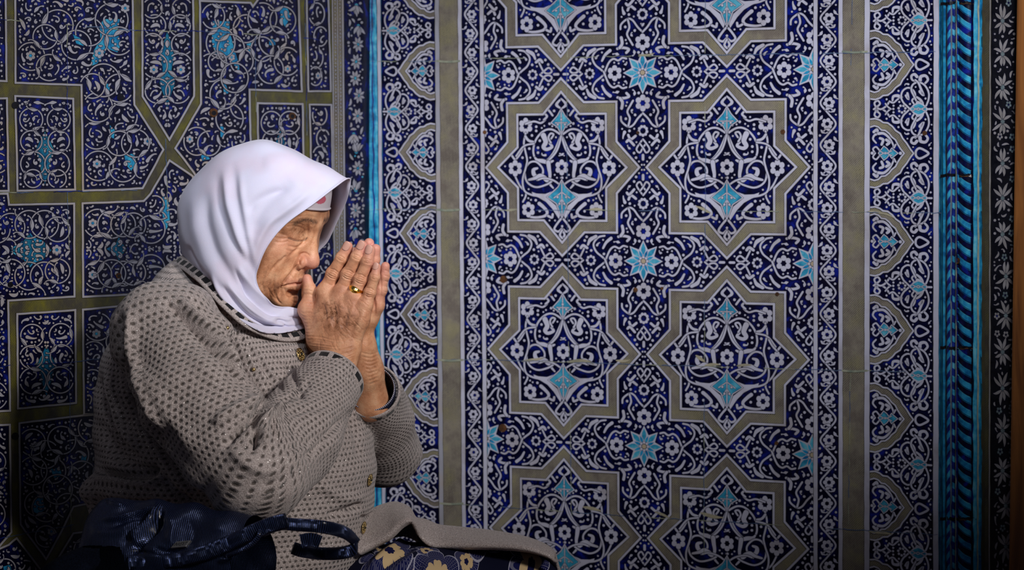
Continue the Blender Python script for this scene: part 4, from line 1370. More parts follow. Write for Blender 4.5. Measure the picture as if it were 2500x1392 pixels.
face_lines = [
    ([(700, 579), (714, 585), (728, 588), (742, 587), (751, 580)], -0.0016, 2.3),            # closed lid
    ([(664, 577), (684, 582), (702, 582)], -0.0007, 2.0), ([(668, 590), (688, 592), (706, 588)], -0.0005, 2.0), ([(672, 567), (690, 572), (704, 576)], -0.0005, 2.0),
    ([(692, 556), (712, 552), (734, 556), (750, 566)], -0.0005, 2.6), ([(700, 548), (722, 545), (744, 551)], -0.0005, 2.4),
    ([(702, 600), (722, 604), (738, 598), (750, 584)], -0.0010, 2.8), ([(694, 608), (716, 614), (736, 608)], -0.0005, 2.6),
    ([(752, 546), (750, 572), (742, 592), (724, 612), (706, 626)], -0.0024, 4.0),
    ([(737, 620), (728, 640), (716, 664), (700, 684), (689, 702), (682, 728)], -0.0058, 5.0), ([(724, 628), (708, 658), (690, 680), (676, 704)], 0.0030, 8.0),
    ([(700, 624), (684, 640), (664, 660)], -0.0011, 3.4), ([(684, 634), (668, 652), (654, 676)], -0.0007, 3.0),
    ([(672, 676), (668, 700), (672, 724), (684, 742)], -0.0009, 2.6), ([(660, 690), (656, 710), (662, 730)], -0.0006, 2.2), ([(680, 700), (674, 716), (678, 734)], -0.0007, 2.2),
    ([(648, 668), (640, 690), (644, 712)], -0.0006, 2.4), ([(652, 700), (668, 726), (690, 744)], -0.0006, 2.2), ([(664, 640), (652, 656), (642, 672)], -0.0005, 2.2),
    ([(692, 700), (700, 716), (712, 726), (728, 730)], -0.0014, 3.2), ([(700, 706), (712, 714), (730, 714)], -0.0006, 2.2), ([(706, 726), (718, 738), (734, 742)], -0.0006, 2.4),
    ([(712, 672), (716, 682)], -0.0005, 1.8), ([(722, 668), (725, 682)], -0.0005, 1.8), ([(731, 668), (733, 682)], -0.0005, 1.8),
    ([(722, 700), (726, 712)], -0.0004, 1.8), ([(712, 700), (716, 712)], -0.0004, 1.8),
    ([(729, 630), (728, 640), (734, 650)], -0.0009, 2.6), ([(734, 622), (744, 618), (756, 624)], -0.0010, 2.4),
    ([(716, 520), (740, 516), (770, 520)], -0.0005, 2.4), ([(724, 530), (750, 527), (776, 532)], -0.0005, 2.2),
    ([(758, 536), (760, 552)], -0.0007, 2.2), ([(768, 536), (768, 550)], -0.0006, 2.0),
]
face_lines = [(f_[0], f_[1] * (1.5 if abs(f_[1]) < 0.0012 else 1.0), f_[2]) for f_ in face_lines]
d = folds(HW, nn_, face_lines, 0.05)
HW = HW + nn_ * d[:, None]
def blob(V, c, r): return np.exp(-(((V - np.array(c)) / np.array(r)) ** 2).sum(1))
socket_shade = 0.6 * blob(HV, (0.068, -0.014, 0.004), (0.012, 0.007, 0.010))  # shade of the inner eye corner, painted in as browner skin
red = 0.75 * blob(HV, (0.09, 0, -0.040), (0.018, 0.018, 0.014)) + 0.5 * blob(HV, (0.055, -0.042, -0.022), (0.02, 0.02, 0.016)) + 0.75 * (blob(HV, (0.077, 0, -0.072), (0.012, 0.022, 0.0065)))
brown = 0.85 * (blob(HV, (0.07, -0.030, 0.006), (0.02, 0.022, 0.014)) + blob(HV, (0.07, 0.030, 0.006), (0.02, 0.022, 0.014))) + 0.55 * blob(HV, (0.04, -0.045, -0.085), (0.04, 0.03, 0.03)) + 0.75 * blob(HV, (0.028, -0.055, -0.03), (0.022, 0.02, 0.055)) + 0.3 * blob(HV, (0.07, 0, -0.09), (0.02, 0.03, 0.015)) + 0.35 * blob(HV, (0.07, 0, 0.045), (0.03, 0.05, 0.02))  # includes shade painted on the side of the near cheek
PX = proj(HW)
hair = np.zeros(len(HV))
for ln in ([(720, 546), (736, 538), (752, 537), (770, 543)],):
    dd, tt = seg_dist(PX, ln); hair = np.maximum(hair, 0.88 * np.exp(-(dd / 5.5) ** 2) * (HV[:, 1] < 0.006) * (HV[:, 0] > 0.03))
hair = np.maximum(hair, 0.85 * np.exp(-((HV[:, 2] - 0.022) / 0.005) ** 2) * (HV[:, 1] > 0.010) * (HV[:, 0] > 0.05))
dd, tt = seg_dist(PX, catmull([(704, 581), (714, 585.5), (728, 588.5), (742, 587), (750, 581)], 5)); hair = np.maximum(hair, 0.9 * np.exp(-(dd / 1.7) ** 2) * (HV[:, 1] < 0) * (HV[:, 0] > 0.03))
parts_V = [HW]; parts_F = [HF]; at_red = [red]; at_br = [np.clip(brown + socket_shade, 0, 1)]; at_ha = [hair]

# ---- hands (body frame)
def hand(near, lines, rel=2):
    """near: her right hand, seen from the back; otherwise the left hand behind it"""
    s_ = -1 if near else 1
    sh = (0, 0) if near else (17, -6)
    def q(px, py, l): return bp(px + sh[0], py + sh[1], s_ * l)
    pts = [q(700, 560, 0.0), q(980, 1020, 0.0)]
    lo = np.minimum(*pts) - 0.02; hi = np.maximum(*pts) + 0.02
    lo[1], hi[1] = (-0.075, 0.0) if near else (0.0, 0.085)
    lo[1] -= 0.004; hi[1] += 0.004
    F = Field(lo, hi, 0.0010)
    fl = (1, 0.86)
    # finger joints: tip, last joint, middle joint, knuckle ; then radii
    FN = {
        'index': ([(849, 602), (834, 630), (813, 668), (794, 712)], [0.0072, 0.0080, 0.0092, 0.0100], 0.0100),
        'middle': ([(884, 600), (871, 628), (850, 670), (832, 718)], [0.0074, 0.0082, 0.0094, 0.0102], 0.0104),
        'ring': ([(904, 611), (897, 638), (880, 682), (863, 727)], [0.0072, 0.0080, 0.0090, 0.0098], 0.0102),
        'little': ([(920, 652), (915, 676), (903, 714), (893, 746)], [0.0058, 0.0066, 0.0078, 0.0086], 0.0096),
    }
    tips = {}
    if not near:
        FN['index'] = ([(846, 622), (833, 645), (813, 672), (794, 712)], FN['index'][1], 0.0100)
        FN['ring'] = ([(900, 614), (896, 640), (884, 682), (868, 727)], FN['ring'][1], 0.0102)
        FN['little'] = ([(924, 656), (921, 680), (913, 714), (902, 752)], [0.0062, 0.0070, 0.0080, 0.0088], 0.0098)
    kn = []
    for nm, (P, R_, l) in FN.items():
        G = Field.__new__(Field); G.lo, G.h, G.n = F.lo, F.h, F.n; G.v = np.full(F.n, 1.0, np.float32)
        W_ = [q(x, y, l - (0.0025 if i == 0 else 0)) for i, (x, y) in enumerate(P)]
        G.chain(W_, R_, 0.003, flat=None)
        G.ell(W_[2], (R_[2] * 1.12,) * 3, 0.003)            # knuckle swellings
        G.ell(W_[1], (R_[1] * 1.06,) * 3, 0.003)
        # fingers stay separate: plain union, with a tight crease
        h = np.maximum(0.0012 - np.abs(F.v - G.v), 0) / 0.0012
        F.v = np.minimum(F.v, G.v) - h * h * 0.0003
        kn.append((W_[3], R_[3]))
        tips[nm] = W_
    wr = q(822, 866, 0.021)
    carp = [q(x, y, l) for (x, y, l) in ((792, 838, 0.018), (812, 846, 0.020), (832, 848, 0.019), (852, 846, 0.017))]
    for (kp, kr), cp in zip(kn, carp):
        kp2 = kp.copy(); kp2[1] = s_ * 0.0125
        F.cap(kp2, cp, kr * 1.12, 0.0165, 0.009)
    F.cap(q(806, 740, 0.013), q(880, 780, 0.013), 0.0115, 0.0115, 0.012)
    # thumb lies along the palm towards the face
    if not near: sh = (-4, 10)
    T = [q(750, 681, 0.010), q(757, 708, 0.011), q(752, 756, 0.0135), q(780, 826, 0.017)]
    F.chain(T, [0.0070, 0.0082, 0.0105, 0.0165], 0.005)
    F.ell(T[1], (0.0092,) * 3, 0.003); F.ell(T[2], (0.0115,) * 3, 0.005)
    F.cap(T[2], q(800, 790, 0.012), 0.0105, 0.014, 0.014)
    F.cap(T[3], q(812, 800, 0.015), 0.0150, 0.015, 0.014)
    # wrist and forearm going down into the sleeve
    if near: Wp = [q(822, 866, 0.020), q(806, 925, 0.038), q(780, 975, 0.060)]
    else: Wp = [bp(884, 850, 0.021), bp(893, 905, 0.034), bp(905, 985, 0.060)]
    F.chain(Wp, [0.0215, 0.0225, 0.027], 0.016)
    if near: F.cap(q(845, 856, 0.019), q(832, 905, 0.030), 0.0165, 0.020, 0.014)
    F.v = np.maximum(F.v, 0)if False else F.v
    # the palm side is flat where the hands press together
    ax = F.lo[1] + F.h * np.arange(F.n[1])
    pl_ = (-(s_) * ax + 0.0009)[None, :, None].astype(np.float32)
    F.v = np.maximum(F.v, pl_)
    V, Q = F.mesh(); V = relax(V, Q, rel, 0.5)
    Wd = bw(V); nr = vnormals(Wd, Q)
    return V, Q, Wd, nr, tips, T


hand_lines = []
def knuckle(cx, cy, ang, wd, amp=-0.0007, n=4, gap=3.6, bulge=0.0008):
    ca, sa = math.cos(ang), math.sin(ang)
    hand_lines.append(([(cx - 2 * ca, cy - 2 * sa), (cx + 2 * ca, cy + 2 * sa)], bulge * .55, wd * 0.7))
    for k in range(n):
        o = (k - (n - 1) / 2) * gap
        bow = 2.6 * (1 if o < 0 else -1)
        p0 = (cx + o * ca + wd * .48 * -sa, cy + o * sa + wd * .48 * ca); p1 = (cx + (o * 1.25 + (o > 0) - (o < 0)) * ca, cy + (o * 1.25 + (o > 0) - (o < 0)) * sa); p2 = (cx + o * ca - wd * .48 * -sa, cy + o * sa - wd * .48 * ca)
        hand_lines.append(([p0, p1, p2], amp * 1.25, 1.6))
for (P, wd) in (([(848, 600), (832, 631), (812, 669), (793, 712)], 27), ([(884, 596), (870, 628), (850, 671), (832, 718)], 28), ([(904, 608), (897, 638), (880, 682), (863, 727)], 26), ([(920, 652), (914, 677), (902, 715), (893, 746)], 21)):
    a1 = math.atan2(P[1][1] - P[0][1], P[1][0] - P[0][0]); a2 = math.atan2(P[3][1] - P[1][1], P[3][0] - P[1][0])
    knuckle(*P[1], a1, wd * .85, -0.0007, 3, 3.2, 0.0003); knuckle(*P[2], a2, wd, -0.0011, 5, 4.0, 0.0009)
    mx_, my_ = lerp(P[2][0], P[3][0], .55), lerp(P[2][1], P[3][1], .55)
    hand_lines.append(([(mx_ - 9, my_ - 3), (mx_, my_ + 1), (mx_ + 9, my_ + 4)], -0.0004, 1.8))
rh = random.Random(3)
for (a, b) in (((796, 722), (806, 800)), ((833, 728), (828, 810)), ((864, 738), (846, 815)), ((892, 756), (866, 820))):     # tendons
    hand_lines.append(([a, (lerp(a[0], b[0], .5), lerp(a[1], b[1], .5)), b], 0.0013, 6.5))
for (a, b) in (((813, 736), (818, 800)), ((848, 740), (838, 806)), ((878, 752), (856, 812))):
    hand_lines.append(([a, (lerp(a[0], b[0], .5) + 2, lerp(a[1], b[1], .5)), b], -0.0010, 5.5))
for k in range(13):       # wrist creases sweep across
    y0 = 822 + k * 6.2 + rh.uniform(-1.5, 1.5)
    x0 = 748 + k * 1.6
    hand_lines.append(([(x0, y0), (x0 + 34, y0 + 2 + rh.uniform(-2, 2)), (x0 + 74, y0 + 10 - k * .8), (x0 + 112 - k, y0 + 2 - k)], -0.0008 * rh.uniform(.6, 1.2), 1.9))
for k in range(60):       # loose skin on the back of the hand
    x0, y0 = rh.uniform(780, 905), rh.uniform(728, 836); a = math.radians(rh.uniform(35, 75)) + (x0 - 840) * -0.006
    ln = rh.uniform(14, 34)
    hand_lines.append(([(x0, y0), (x0 + ln * .5 * math.cos(a) + rh.uniform(-3, 3), y0 + ln * .5 * math.sin(a)), (x0 + ln * math.cos(a), y0 + ln * math.sin(a))], -0.00042, 1.6))
for k in range(8):
    y0 = 700 + k * 9
    hand_lines.append(([(742, y0 + 2), (752, y0), (764, y0 + 3)], -0.0005, 1.7))
for k in range(10):
    y0 = 760 + k * 8; hand_lines.append(([(733 + k, y0), (744 + k, y0 + 6), (756 + k, y0 + 4)], -0.0005, 1.7))
V, Q, Wd, nr, tipsN, TH_N = hand(True, hand_lines)
dsp = folds(Wd, nr, hand_lines, 0.0); Wd = Wd + nr * dsp[:, None]
PXh = proj(Wd)
def tipred(V, pts, r): return sum(0.75 * blob(V, p, (r,) * 3) for p in pts)
rd = tipred(V, [tipsN[k][0] for k in tipsN] + [TH_N[0]], 0.012) + 0.35 * blob(V, TH_N[2], (0.02,) * 3) + 0.22 * blob(V, tipsN['ring'][3], (0.05,) * 3)
dA = np.hypot((PXh[:, 0] - 806) / 42, (PXh[:, 1] - 765) / 40); dB = np.hypot((PXh[:, 0] - 845) / 38, (PXh[:, 1] - 790) / 34)
br = 0.85 * np.exp(-dA ** 2) + 0.65 * np.exp(-dB ** 2)
parts_V.append(Wd); parts_F.append(Q); at_red.append(rd); at_br.append(np.clip(br, 0, 1)); at_ha.append(np.zeros(len(V)))
V, Q, Wd, nr, tipsF, TH_F = hand(False, [])
far_lines = [([(938, 660 + k * 13), (946, 662 + k * 13), (952, 665 + k * 13)], -0.0007, 2.2) for k in range(12)] + [([(905, 700), (915, 760), (905, 830)], -0.0014, 4), ([(925, 650), (930, 700), (928, 750)], -0.0009, 3)] + \
    [([(880 + k * 3, 860 + k * 10), (905, 866 + k * 9), (925, 858 + k * 9)], -0.0006, 2.2) for k in range(9)]
dsp = folds(Wd, nr, far_lines, -0.1); Wd = Wd + nr * dsp[:, None]
rd = tipred(V, [tipsF[k][0] for k in tipsF], 0.014) + 0.5 * blob(V, tipsF['little'][2], (0.03,) * 3)
parts_V.append(Wd); parts_F.append(Q); at_red.append(rd); at_br.append(0.4 * np.exp(-(((proj(Wd)[:, 1] - 900) / 60) ** 2))); at_ha.append(np.zeros(len(V)))

# ---- trunk, arms and folded legs under the clothes, coarse
F = Field((-0.26, -0.33, -0.73), (0.42, 0.33, 0.02), 0.006)
F.cap((-0.05, 0, -0.02), (-0.08, 0, -0.12), 0.052, 0.060, 0)
F.cap((-0.085, -0.12, -0.165), (-0.085, 0.12, -0.165), 0.050, 0.050, 0.03)
F.ell((-0.085, 0, -0.25), (0.11, 0.14, 0.12), 0.04); F.ell((-0.03, 0, -0.40), (0.15, 0.17, 0.15), 0.04); F.ell((-0.05, 0, -0.57), (0.14, 0.18, 0.14), 0.04)
SHn, ELn, WRn = (-0.085, -0.165, -0.165), bp(605, 1150, -0.262), bp(806, 925, -0.038)
SHf, ELf, WRf = (-0.085, 0.165, -0.165), bp(925, 1085, 0.235), bp(893, 905, 0.034)
for a, b_, c_ in ((SHn, ELn, WRn), (SHf, ELf, WRf)):
    F.chain([a, b_, c_], [0.045, 0.036, 0.023], 0.02)
for sd in (-1, 1):
    F.chain([(-0.05, sd * 0.10, -0.60), (0.27, sd * 0.155, -0.58 if sd > 0 else -0.63), (0.08, sd * 0.02, -0.67)], [0.085, 0.060, 0.040], 0.03)
    F.cap((0.08, sd * 0.02, -0.67), (0.09, sd * -0.12, -0.68), 0.038, 0.03, 0.02)
V, Q = F.mesh(); V = relax(V, Q, 1)
parts_V.append(bw(V)); parts_F.append(Q); at_red.append(np.zeros(len(V))); at_br.append(np.zeros(len(V))); at_ha.append(np.zeros(len(V)))
off = 0; FF = []
for v_, f_ in zip(parts_V, parts_F): FF.append(f_ + off); off += len(v_)
body = mesh_obj('body', np.vstack(parts_V), np.vstack(FF), M['skin'], smooth=True, attrs={'red': np.clip(np.concatenate(at_red), 0, 1), 'brown': np.concatenate(at_br), 'hair': np.concatenate(at_ha)})
own(body)

# nails
def nail(P, l_, near, w_=0.0056, ln=0.0085, tilt=0.0):
    tip, nxt = P[0], P[1]
    ax = tip - nxt; ax /= np.linalg.norm(ax)
    out = np.array([0, -1.0, 0]) if near else np.array([0, 1.0, 0])
    out = out - ax * (out @ ax); out /= np.linalg.norm(out); sd = np.cross(ax, out)
    vs, fs = [], []
    nu, nv = 9, 9
    for i in range(nu):
        for j in range(nv):
            u = i / (nu - 1) * 2 - 1; v = j / (nv - 1)
            ww = w_ * (0.86 + 0.14 * math.sin(math.pi * v)) * (1 if v < .7 else math.sqrt(max(0.05, 1 - ((v - .7) / .3) ** 2 * 0.92)))
            wb = 1 if v > .3 else math.sqrt(max(0.05, 1 - ((.3 - v) / .3) ** 2 * .85))
            x = u * ww * wb
            r_ = l_ * 1.04
            h = math.sqrt(max(r_ * r_ - x * x, 0)) - 0.0001 - 0.0014 * max(v - .6, 0)
            p = tip + ax * ((v - 0.62) * ln * 1.0 + 0.002) + sd * x + out * h
            vs.append(p)
    fs = [[i * nv + j, i * nv + j + 1, (i + 1) * nv + j + 1, (i + 1) * nv + j] for i in range(nu - 1) for j in range(nv - 1)]
    o = mesh_obj('fingernail', bw(np.array(vs)), fs, M['nail'], smooth=True)
    so = o.modifiers.new('thickness', 'SOLIDIFY'); so.thickness = 0.0006; so.offset = 0
    return own(o)
for nm, r_ in (('index', 0.0072), ('middle', 0.0074), ('ring', 0.0072), ('little', 0.0058)):
    nail(tipsN[nm], r_, True, r_ * 0.80, 0.0138 if nm != 'little' else 0.0105)

# ring on the ring finger
a_, b_ = tipsN['ring'][2], tipsN['ring'][3]
ctr = lerp(a_, b_, 0.52); ax = b_ - a_; ax /= np.linalg.norm(ax)
out = np.array([0.10, -1, 0]); out -= ax * (out @ ax); out /= np.linalg.norm(out); sd = np.cross(ax, out)
vs, fs = [], []; nu, nv = 40, 8
for i in range(nu):
    a = 2 * math.pi * i / nu; face_ = max(0, math.cos(a)) ** 3
    hw_ = 0.0016 + 0.0030 * face_; th_ = 0.0007 + 0.0013 * face_
    rr = 0.0098
    for j in range(nv):
        b2 = 2 * math.pi * j / nv
        rad = rr + th_ * (1 + math.cos(b2)) * (1 - .35 * (j % 2) * face_); off_ = hw_ * math.sin(b2)
        vs.append(ctr + (out * math.cos(a) + sd * math.sin(a)) * rad + ax * off_)
fs = [[i * nv + j, i * nv + (j + 1) % nv, ((i + 1) % nu) * nv + (j + 1) % nv, ((i + 1) % nu) * nv + j] for i in range(nu) for j in range(nv)]
o = mesh_obj('finger_ring', bw(np.array(vs)), fs, M['gold'], smooth=False)
tag(o, 'plain wide gold ring on the ring finger of the near hand', 'ring')

# ---- headscarf
ST = [
    [(852, 437, .004), (762, 390, 0), (640, 344, 0), (518, 387, 0), (435, 500, 0), (446, 640, 0)],
    [(815, 460, -.035), (742, 400, -.040), (636, 358, -.045), (518, 400, -.045), (437, 515, -.04), (455, 650, -.03)],
    [(762, 500, -.058), (690, 450, -.075), (600, 430, -.083), (500, 480, -.08), (450, 575, -.065), (472, 662, -.05)],
    [(696, 548, -.074), (640, 520, -.092), (575, 510, -.098), (505, 545, -.092), (468, 620, -.078), (498, 682, -.072)],
    [(645, 612, -.081), (600, 600, -.098), (560, 600, -.102), (520, 620, -.098), (500, 665, -.09), (528, 712, -.088)],
    [(626, 682, -.076), (590, 685, -.094), (560, 690, -.10), (540, 700, -.10), (535, 720, -.098), (558, 746, -.092)],
    [(652, 738, -.053), (620, 745, -.080), (595, 745, -.092), (582, 752, -.095), (580, 765, -.094), (590, 780, -.085)],
    [(688, 757, -.028), (660, 770, -.055), (640, 778, -.068), (630, 785, -.072), (628, 795, -.070), (640, 808, -.062)],
    [(738, 757, .0), (715, 775, -.02), (700, 785, -.03), (690, 795, -.035), (685, 803, -.035), (690, 814, -.03)],
    [(745, 738, .04), (745, 760, .03), (742, 775, .02), (738, 785, .015), (733, 795, .01), (735, 806, .01)],
    [(740, 690, .068), (720, 710, .085), (690, 730, .09), (680, 745, .09), (690, 760, .085), (700, 780, .07)],
    [(768, 622, .072), (740, 600, .095), (690, 600, .10), (620, 620, .10), (600, 660, .095), (640, 740, .09)],
    [(800, 586, .068), (775, 540, .090), (700, 520, .1), (600, 540, .095), (540, 620, .085), (560, 700, .08)],
    [(832, 520, .046), (800, 450, .06), (690, 430, .085), (570, 440, .08), (490, 560, .06), (500, 670, .06)],
    [(849, 470, .020), (795, 412, .03), (655, 352, .035), (525, 392, .035), (442, 510, .03), (465, 650, .03)],
]
def loft(ST, nu, nv, closed=True):
    G = np.array([[bp(*p) for p in row] for row in ST])          # v, s, 3
    rows = np.array([catmull(list(r), nu) for r in G])            # v, S, 3
    cols = np.array([catmull(list(rows[:, i]), nv, closed) for i in range(rows.shape[1])])   # S, V, 3
    return np.transpose(cols, (1, 0, 2))
G = loft(ST, 26, 14)
nV, nS = G.shape[:2]
V = G.reshape(-1, 3)
Q = np.array([[i * nS + j, i * nS + j + 1, ((i + 1) % nV) * nS + j + 1, ((i + 1) % nV) * nS + j] for i in range(nV) for j in range(nS - 1)])
Wd = bw(V); nr = vnormals(Wd, Q)
if ((nr * (Wd - (OH - 0.01 * FW))).sum(1)).mean() < 0: Q = Q[:, ::-1]; nr = -nr
sl_ = [
    ([(568, 398), (576, 470), (588, 545), (604, 612), (622, 660)], -0.0024, 8), ([(586, 420), (594, 490), (603, 545), (612, 600), (622, 650)], 0.0022, 7),
    ([(529, 430), (541, 520), (573, 602), (612, 650), (640, 700)], -0.0030, 10), ([(548, 420), (558, 500), (580, 575), (606, 635)], 0.0045, 9),
    ([(500, 470), (508, 560), (540, 640), (590, 705), (650, 755)], -0.0045, 13), ([(470, 480), (478, 560), (505, 640), (550, 700)], 0.0035, 16),
    ([(770, 450), (734, 485), (690, 520), (657, 545), (630, 590), (618, 640)], 0.0042, 10), ([(716, 440), (670, 478), (632, 520), (612, 580)], -0.0065, 20),
    ([(800, 440), (745, 470), (700, 500)], -0.0020, 10), ([(605, 520), (622, 492), (660, 470), (700, 462)], -0.0035, 9),
    ([(572, 660), (610, 720), (665, 765), (735, 778)], -0.0050, 5.5), ([(580, 650), (622, 708), (672, 750), (735, 765)], 0.0045, 6), ([(556, 690), (600, 745), (660, 785), (725, 792)], 0.0045, 6),
    ([(545, 700), (590, 758), (645, 796), (690, 800)], -0.0050, 5), ([(520, 672), (545, 728), (590, 776), (640, 802)], 0.0040, 6), ([(505, 668), (524, 712), (560, 756)], -0.0035, 6),
    ([(672, 790), (684, 782), (694, 790), (690, 806)], -0.0045, 4), ([(655, 786), (668, 776), (690, 772), (712, 782)], 0.0030, 5),
    ([(640, 400), (700, 395), (770, 420)], 0.0020, 22), ([(455, 600), (470, 630), (500, 670)], -0.0035, 6),
]
d = folds(Wd, nr, sl_, -0.1)
P2 = proj(Wd)
wob = 0.0012 * np.sin(P2[:, 0] * .05 + P2[:, 1] * .021) * np.sin(P2[:, 1] * .043)
Wd = Wd + nr * (d + wob)[:, None]
# a rolled edge round the face
edge = np.zeros((nV, nS)); edge[:, :4] = [0.0018, 0.0012, 0.0004, 0.0]
Wd = Wd + nr * edge.reshape(-1, 1)
scarf = mesh_obj('headscarf', Wd, Q, M['scarf'], smooth=True)
so = scarf.modifiers.new('thickness', 'SOLIDIFY'); so.thickness = 0.0016; so.offset = -1
own(scarf)
# second layer of the wrap showing under the chin and at the nape
ST2 = [
    [(452, 628, -.02), (446, 650, -.03), (452, 668, -.045)],
    [(500, 670, -.074), (512, 696, -.09), (520, 710, -.094)],
    [(534, 712, -.094), (546, 740, -.10), (556, 756, -.102)],
    [(574, 758, -.094), (588, 780, -.10), (600, 788, -.098)],
    [(620, 790, -.080), (634, 806, -.085), (646, 812, -.08)],
    [(660, 798, -.055), (672, 812, -.058), (682, 812, -.05)],
    [(690, 792, -.03), (706, 808, -.035), (712, 806, -.03)],
    [(735, 786, .01), (742, 800, .0), (744, 800, .01)],
]
G = loft(ST2, 8, 12, False); nV, nS = G.shape[:2]
Q = np.array([[i * nS + j, i * nS + j + 1, (i + 1) * nS + j + 1, (i + 1) * nS + j] for i in range(nV - 1) for j in range(nS - 1)])
Wd = bw(G.reshape(-1, 3))
o = mesh_obj('scarf_lower_fold', Wd, Q, M['scarf'], smooth=True); so = o.modifiers.new('thickness', 'SOLIDIFY'); so.thickness = 0.0022; so.offset = 0
o.parent = scarf

# under-cap across the forehead, with a pink print
vs = []; nu, nv = 260, 40
for i in range(nu):
    a = lerp(-1.75, 1.75, i / (nu - 1))
    for j in range(nv):
        t = j / (nv - 1)
        zz = 0.040 + 0.036 * t - 0.012 * (1 - math.cos(a))
        sc_ = math.sqrt(max(0.05, 1 - ((zz - 0.030) / 0.125) ** 2))
        x = -0.010 + 0.0985 * math.cos(a) * sc_ + 0.002 * (j == 0); y = 0.0770 * math.sin(a) * sc_
        vs.append((x, y, zz))
vs = np.array(vs)
Q = [[i * nv + j, i * nv + j + 1, (i + 1) * nv + j + 1, (i + 1) * nv + j] for i in range(nu - 1) for j in range(nv - 1)]
Wc = hw(vs); pk = proj(Wc)
pink = (np.hypot((pk[:, 0] - 781) / 15, (pk[:, 1] - 486) / 12) < 1).astype(float)
cap_ = mesh_obj('forehead_cap', Wc, Q, M['cap'], smooth=True, attrs={'pink': pink})
so = cap_.modifiers.new('thickness', 'SOLIDIFY'); so.thickness = 0.002; so.offset = 1
own(cap_)
# ============================================================ cardigan, skirt
m, nt, b = nmat('taupe_waffle_knit'); co = N(nt, 'ShaderNodeTexCoord').outputs['Object']
kn = attr(nt, 'knit').outputs['Vector']; plain = attr(nt, 'plain').outputs['Fac']; dash = attr(nt, 'ribbon').outputs['Vector']
sep = N(nt, 'ShaderNodeSeparateXYZ'); L(nt, kn, sep.inputs[0])
warp = N(nt, 'ShaderNodeSeparateXYZ'); wn = N(nt, 'ShaderNodeTexNoise'); wn.inputs['Scale'].default_value = 9; L(nt, co, wn.inputs['Vector']); L(nt, wn.outputs[1], warp.inputs[0])
PU, PV = 0.0090, 0.0072
u = math_(nt, 'DIVIDE', math_(nt, 'ADD', sep.outputs[0], math_(nt, 'MULTIPLY', warp.outputs[0], 0.006)), PU)
v = math_(nt, 'DIVIDE', math_(nt, 'ADD', sep.outputs[1], math_(nt, 'MULTIPLY', warp.outputs[1], 0.006)), PV)
row = math_(nt, 'FLOOR', v)
us = math_(nt, 'ADD', u, math_(nt, 'MULTIPLY', math_(nt, 'MODULO', math_(nt, 'ABSOLUTE', row), 2.0), 0.5))
fu = math_(nt, 'SUBTRACT', math_(nt, 'FRACT', us), 0.5); fv = math_(nt, 'SUBTRACT', math_(nt, 'FRACT', v), 0.5)
r2 = math_(nt, 'SQRT', math_(nt, 'ADD', math_(nt, 'POWER', math_(nt, 'MULTIPLY', fu, 1.05), 2.0), math_(nt, 'POWER', math_(nt, 'MULTIPLY', fv, 1.15), 2.0)))
cellr = N(nt, 'ShaderNodeTexWhiteNoise', noise_dimensions='2D')
cb = N(nt, 'ShaderNodeCombineXYZ'); L(nt, math_(nt, 'FLOOR', us), cb.inputs[0]); L(nt, row, cb.inputs[1]); L(nt, cb.outputs[0], cellr.inputs[0])
rr_ = math_(nt, 'ADD', r2, math_(nt, 'MULTIPLY', math_(nt, 'SUBTRACT', cellr.outputs[0], 0.5), 0.09))
hole = ramp(nt, math_(nt, 'ADD', rr_, math_(nt, 'MULTIPLY', plain, 0.6)), [(0.17, (1, 1, 1)), (0.32, (0, 0, 0))]).outputs[0]
fine = N(nt, 'ShaderNodeTexNoise'); fine.inputs['Scale'].default_value = 620; fine.inputs['Detail'].default_value = 3; L(nt, co, fine.inputs['Vector'])
yarn = ramp(nt, fine.outputs[0], [(0.32, (0.21, 0.175, 0.165)), (0.55, (0.43, 0.375, 0.362)), (0.75, (0.58, 0.52, 0.50))]).outputs[0]
base = mix(nt, math_(nt, 'MULTIPLY', hole, 0.82), yarn, (0.040, 0.030, 0.024))
glit = N(nt, 'ShaderNodeTexVoronoi'); glit.inputs['Scale'].default_value = 400; L(nt, co, glit.inputs['Vector'])
gl = N(nt, 'ShaderNodeSeparateColor'); L(nt, glit.outputs['Color'], gl.inputs[0])
spk = math_(nt, 'MULTIPLY', math_(nt, 'GREATER_THAN', gl.outputs[0], 0.90), math_(nt, 'LESS_THAN', glit.outputs['Distance'], 0.26))
base = mix(nt, spk, base, (0.95, 0.93, 0.90))
rs = N(nt, 'ShaderNodeSeparateXYZ'); L(nt, dash, rs.inputs[0])      # ribbon: x along in metres, y across -1..1, z on/off
dm = math_(nt, 'MULTIPLY', math_(nt, 'MULTIPLY', math_(nt, 'LESS_THAN', math_(nt, 'FRACT', math_(nt, 'DIVIDE', rs.outputs[0], 0.0195)), 0.66), math_(nt, 'LESS_THAN', math_(nt, 'ABSOLUTE', rs.outputs[1]), 0.46)), math_(nt, 'GREATER_THAN', rs.outputs[2], 0.5))
base = mix(nt, dm, base, (0.006, 0.006, 0.008))
L(nt, base, b.inputs['Base Color'])
b.inputs['Roughness'].default_value = 0.95; b.inputs['Sheen Weight'].default_value = 0.2; b.inputs['Sheen Roughness'].default_value = 0.5
b.inputs['Specular IOR Level'].default_value = 0.2
L(nt, math_(nt, 'MULTIPLY', spk, 0.8), b.inputs['Metallic'])
L(nt, math_(nt, 'SUBTRACT', 0.95, math_(nt, 'MULTIPLY', spk, 0.65)), b.inputs['Roughness'])
hgt = math_(nt, 'ADD', math_(nt, 'MULTIPLY', math_(nt, 'MINIMUM', rr_, 0.42), math_(nt, 'SUBTRACT', 1.0, plain)), math_(nt, 'MULTIPLY', fine.outputs[0], 0.16))
hgt = math_(nt, 'SUBTRACT', hgt, math_(nt, 'MULTIPLY', dm, 0.1))
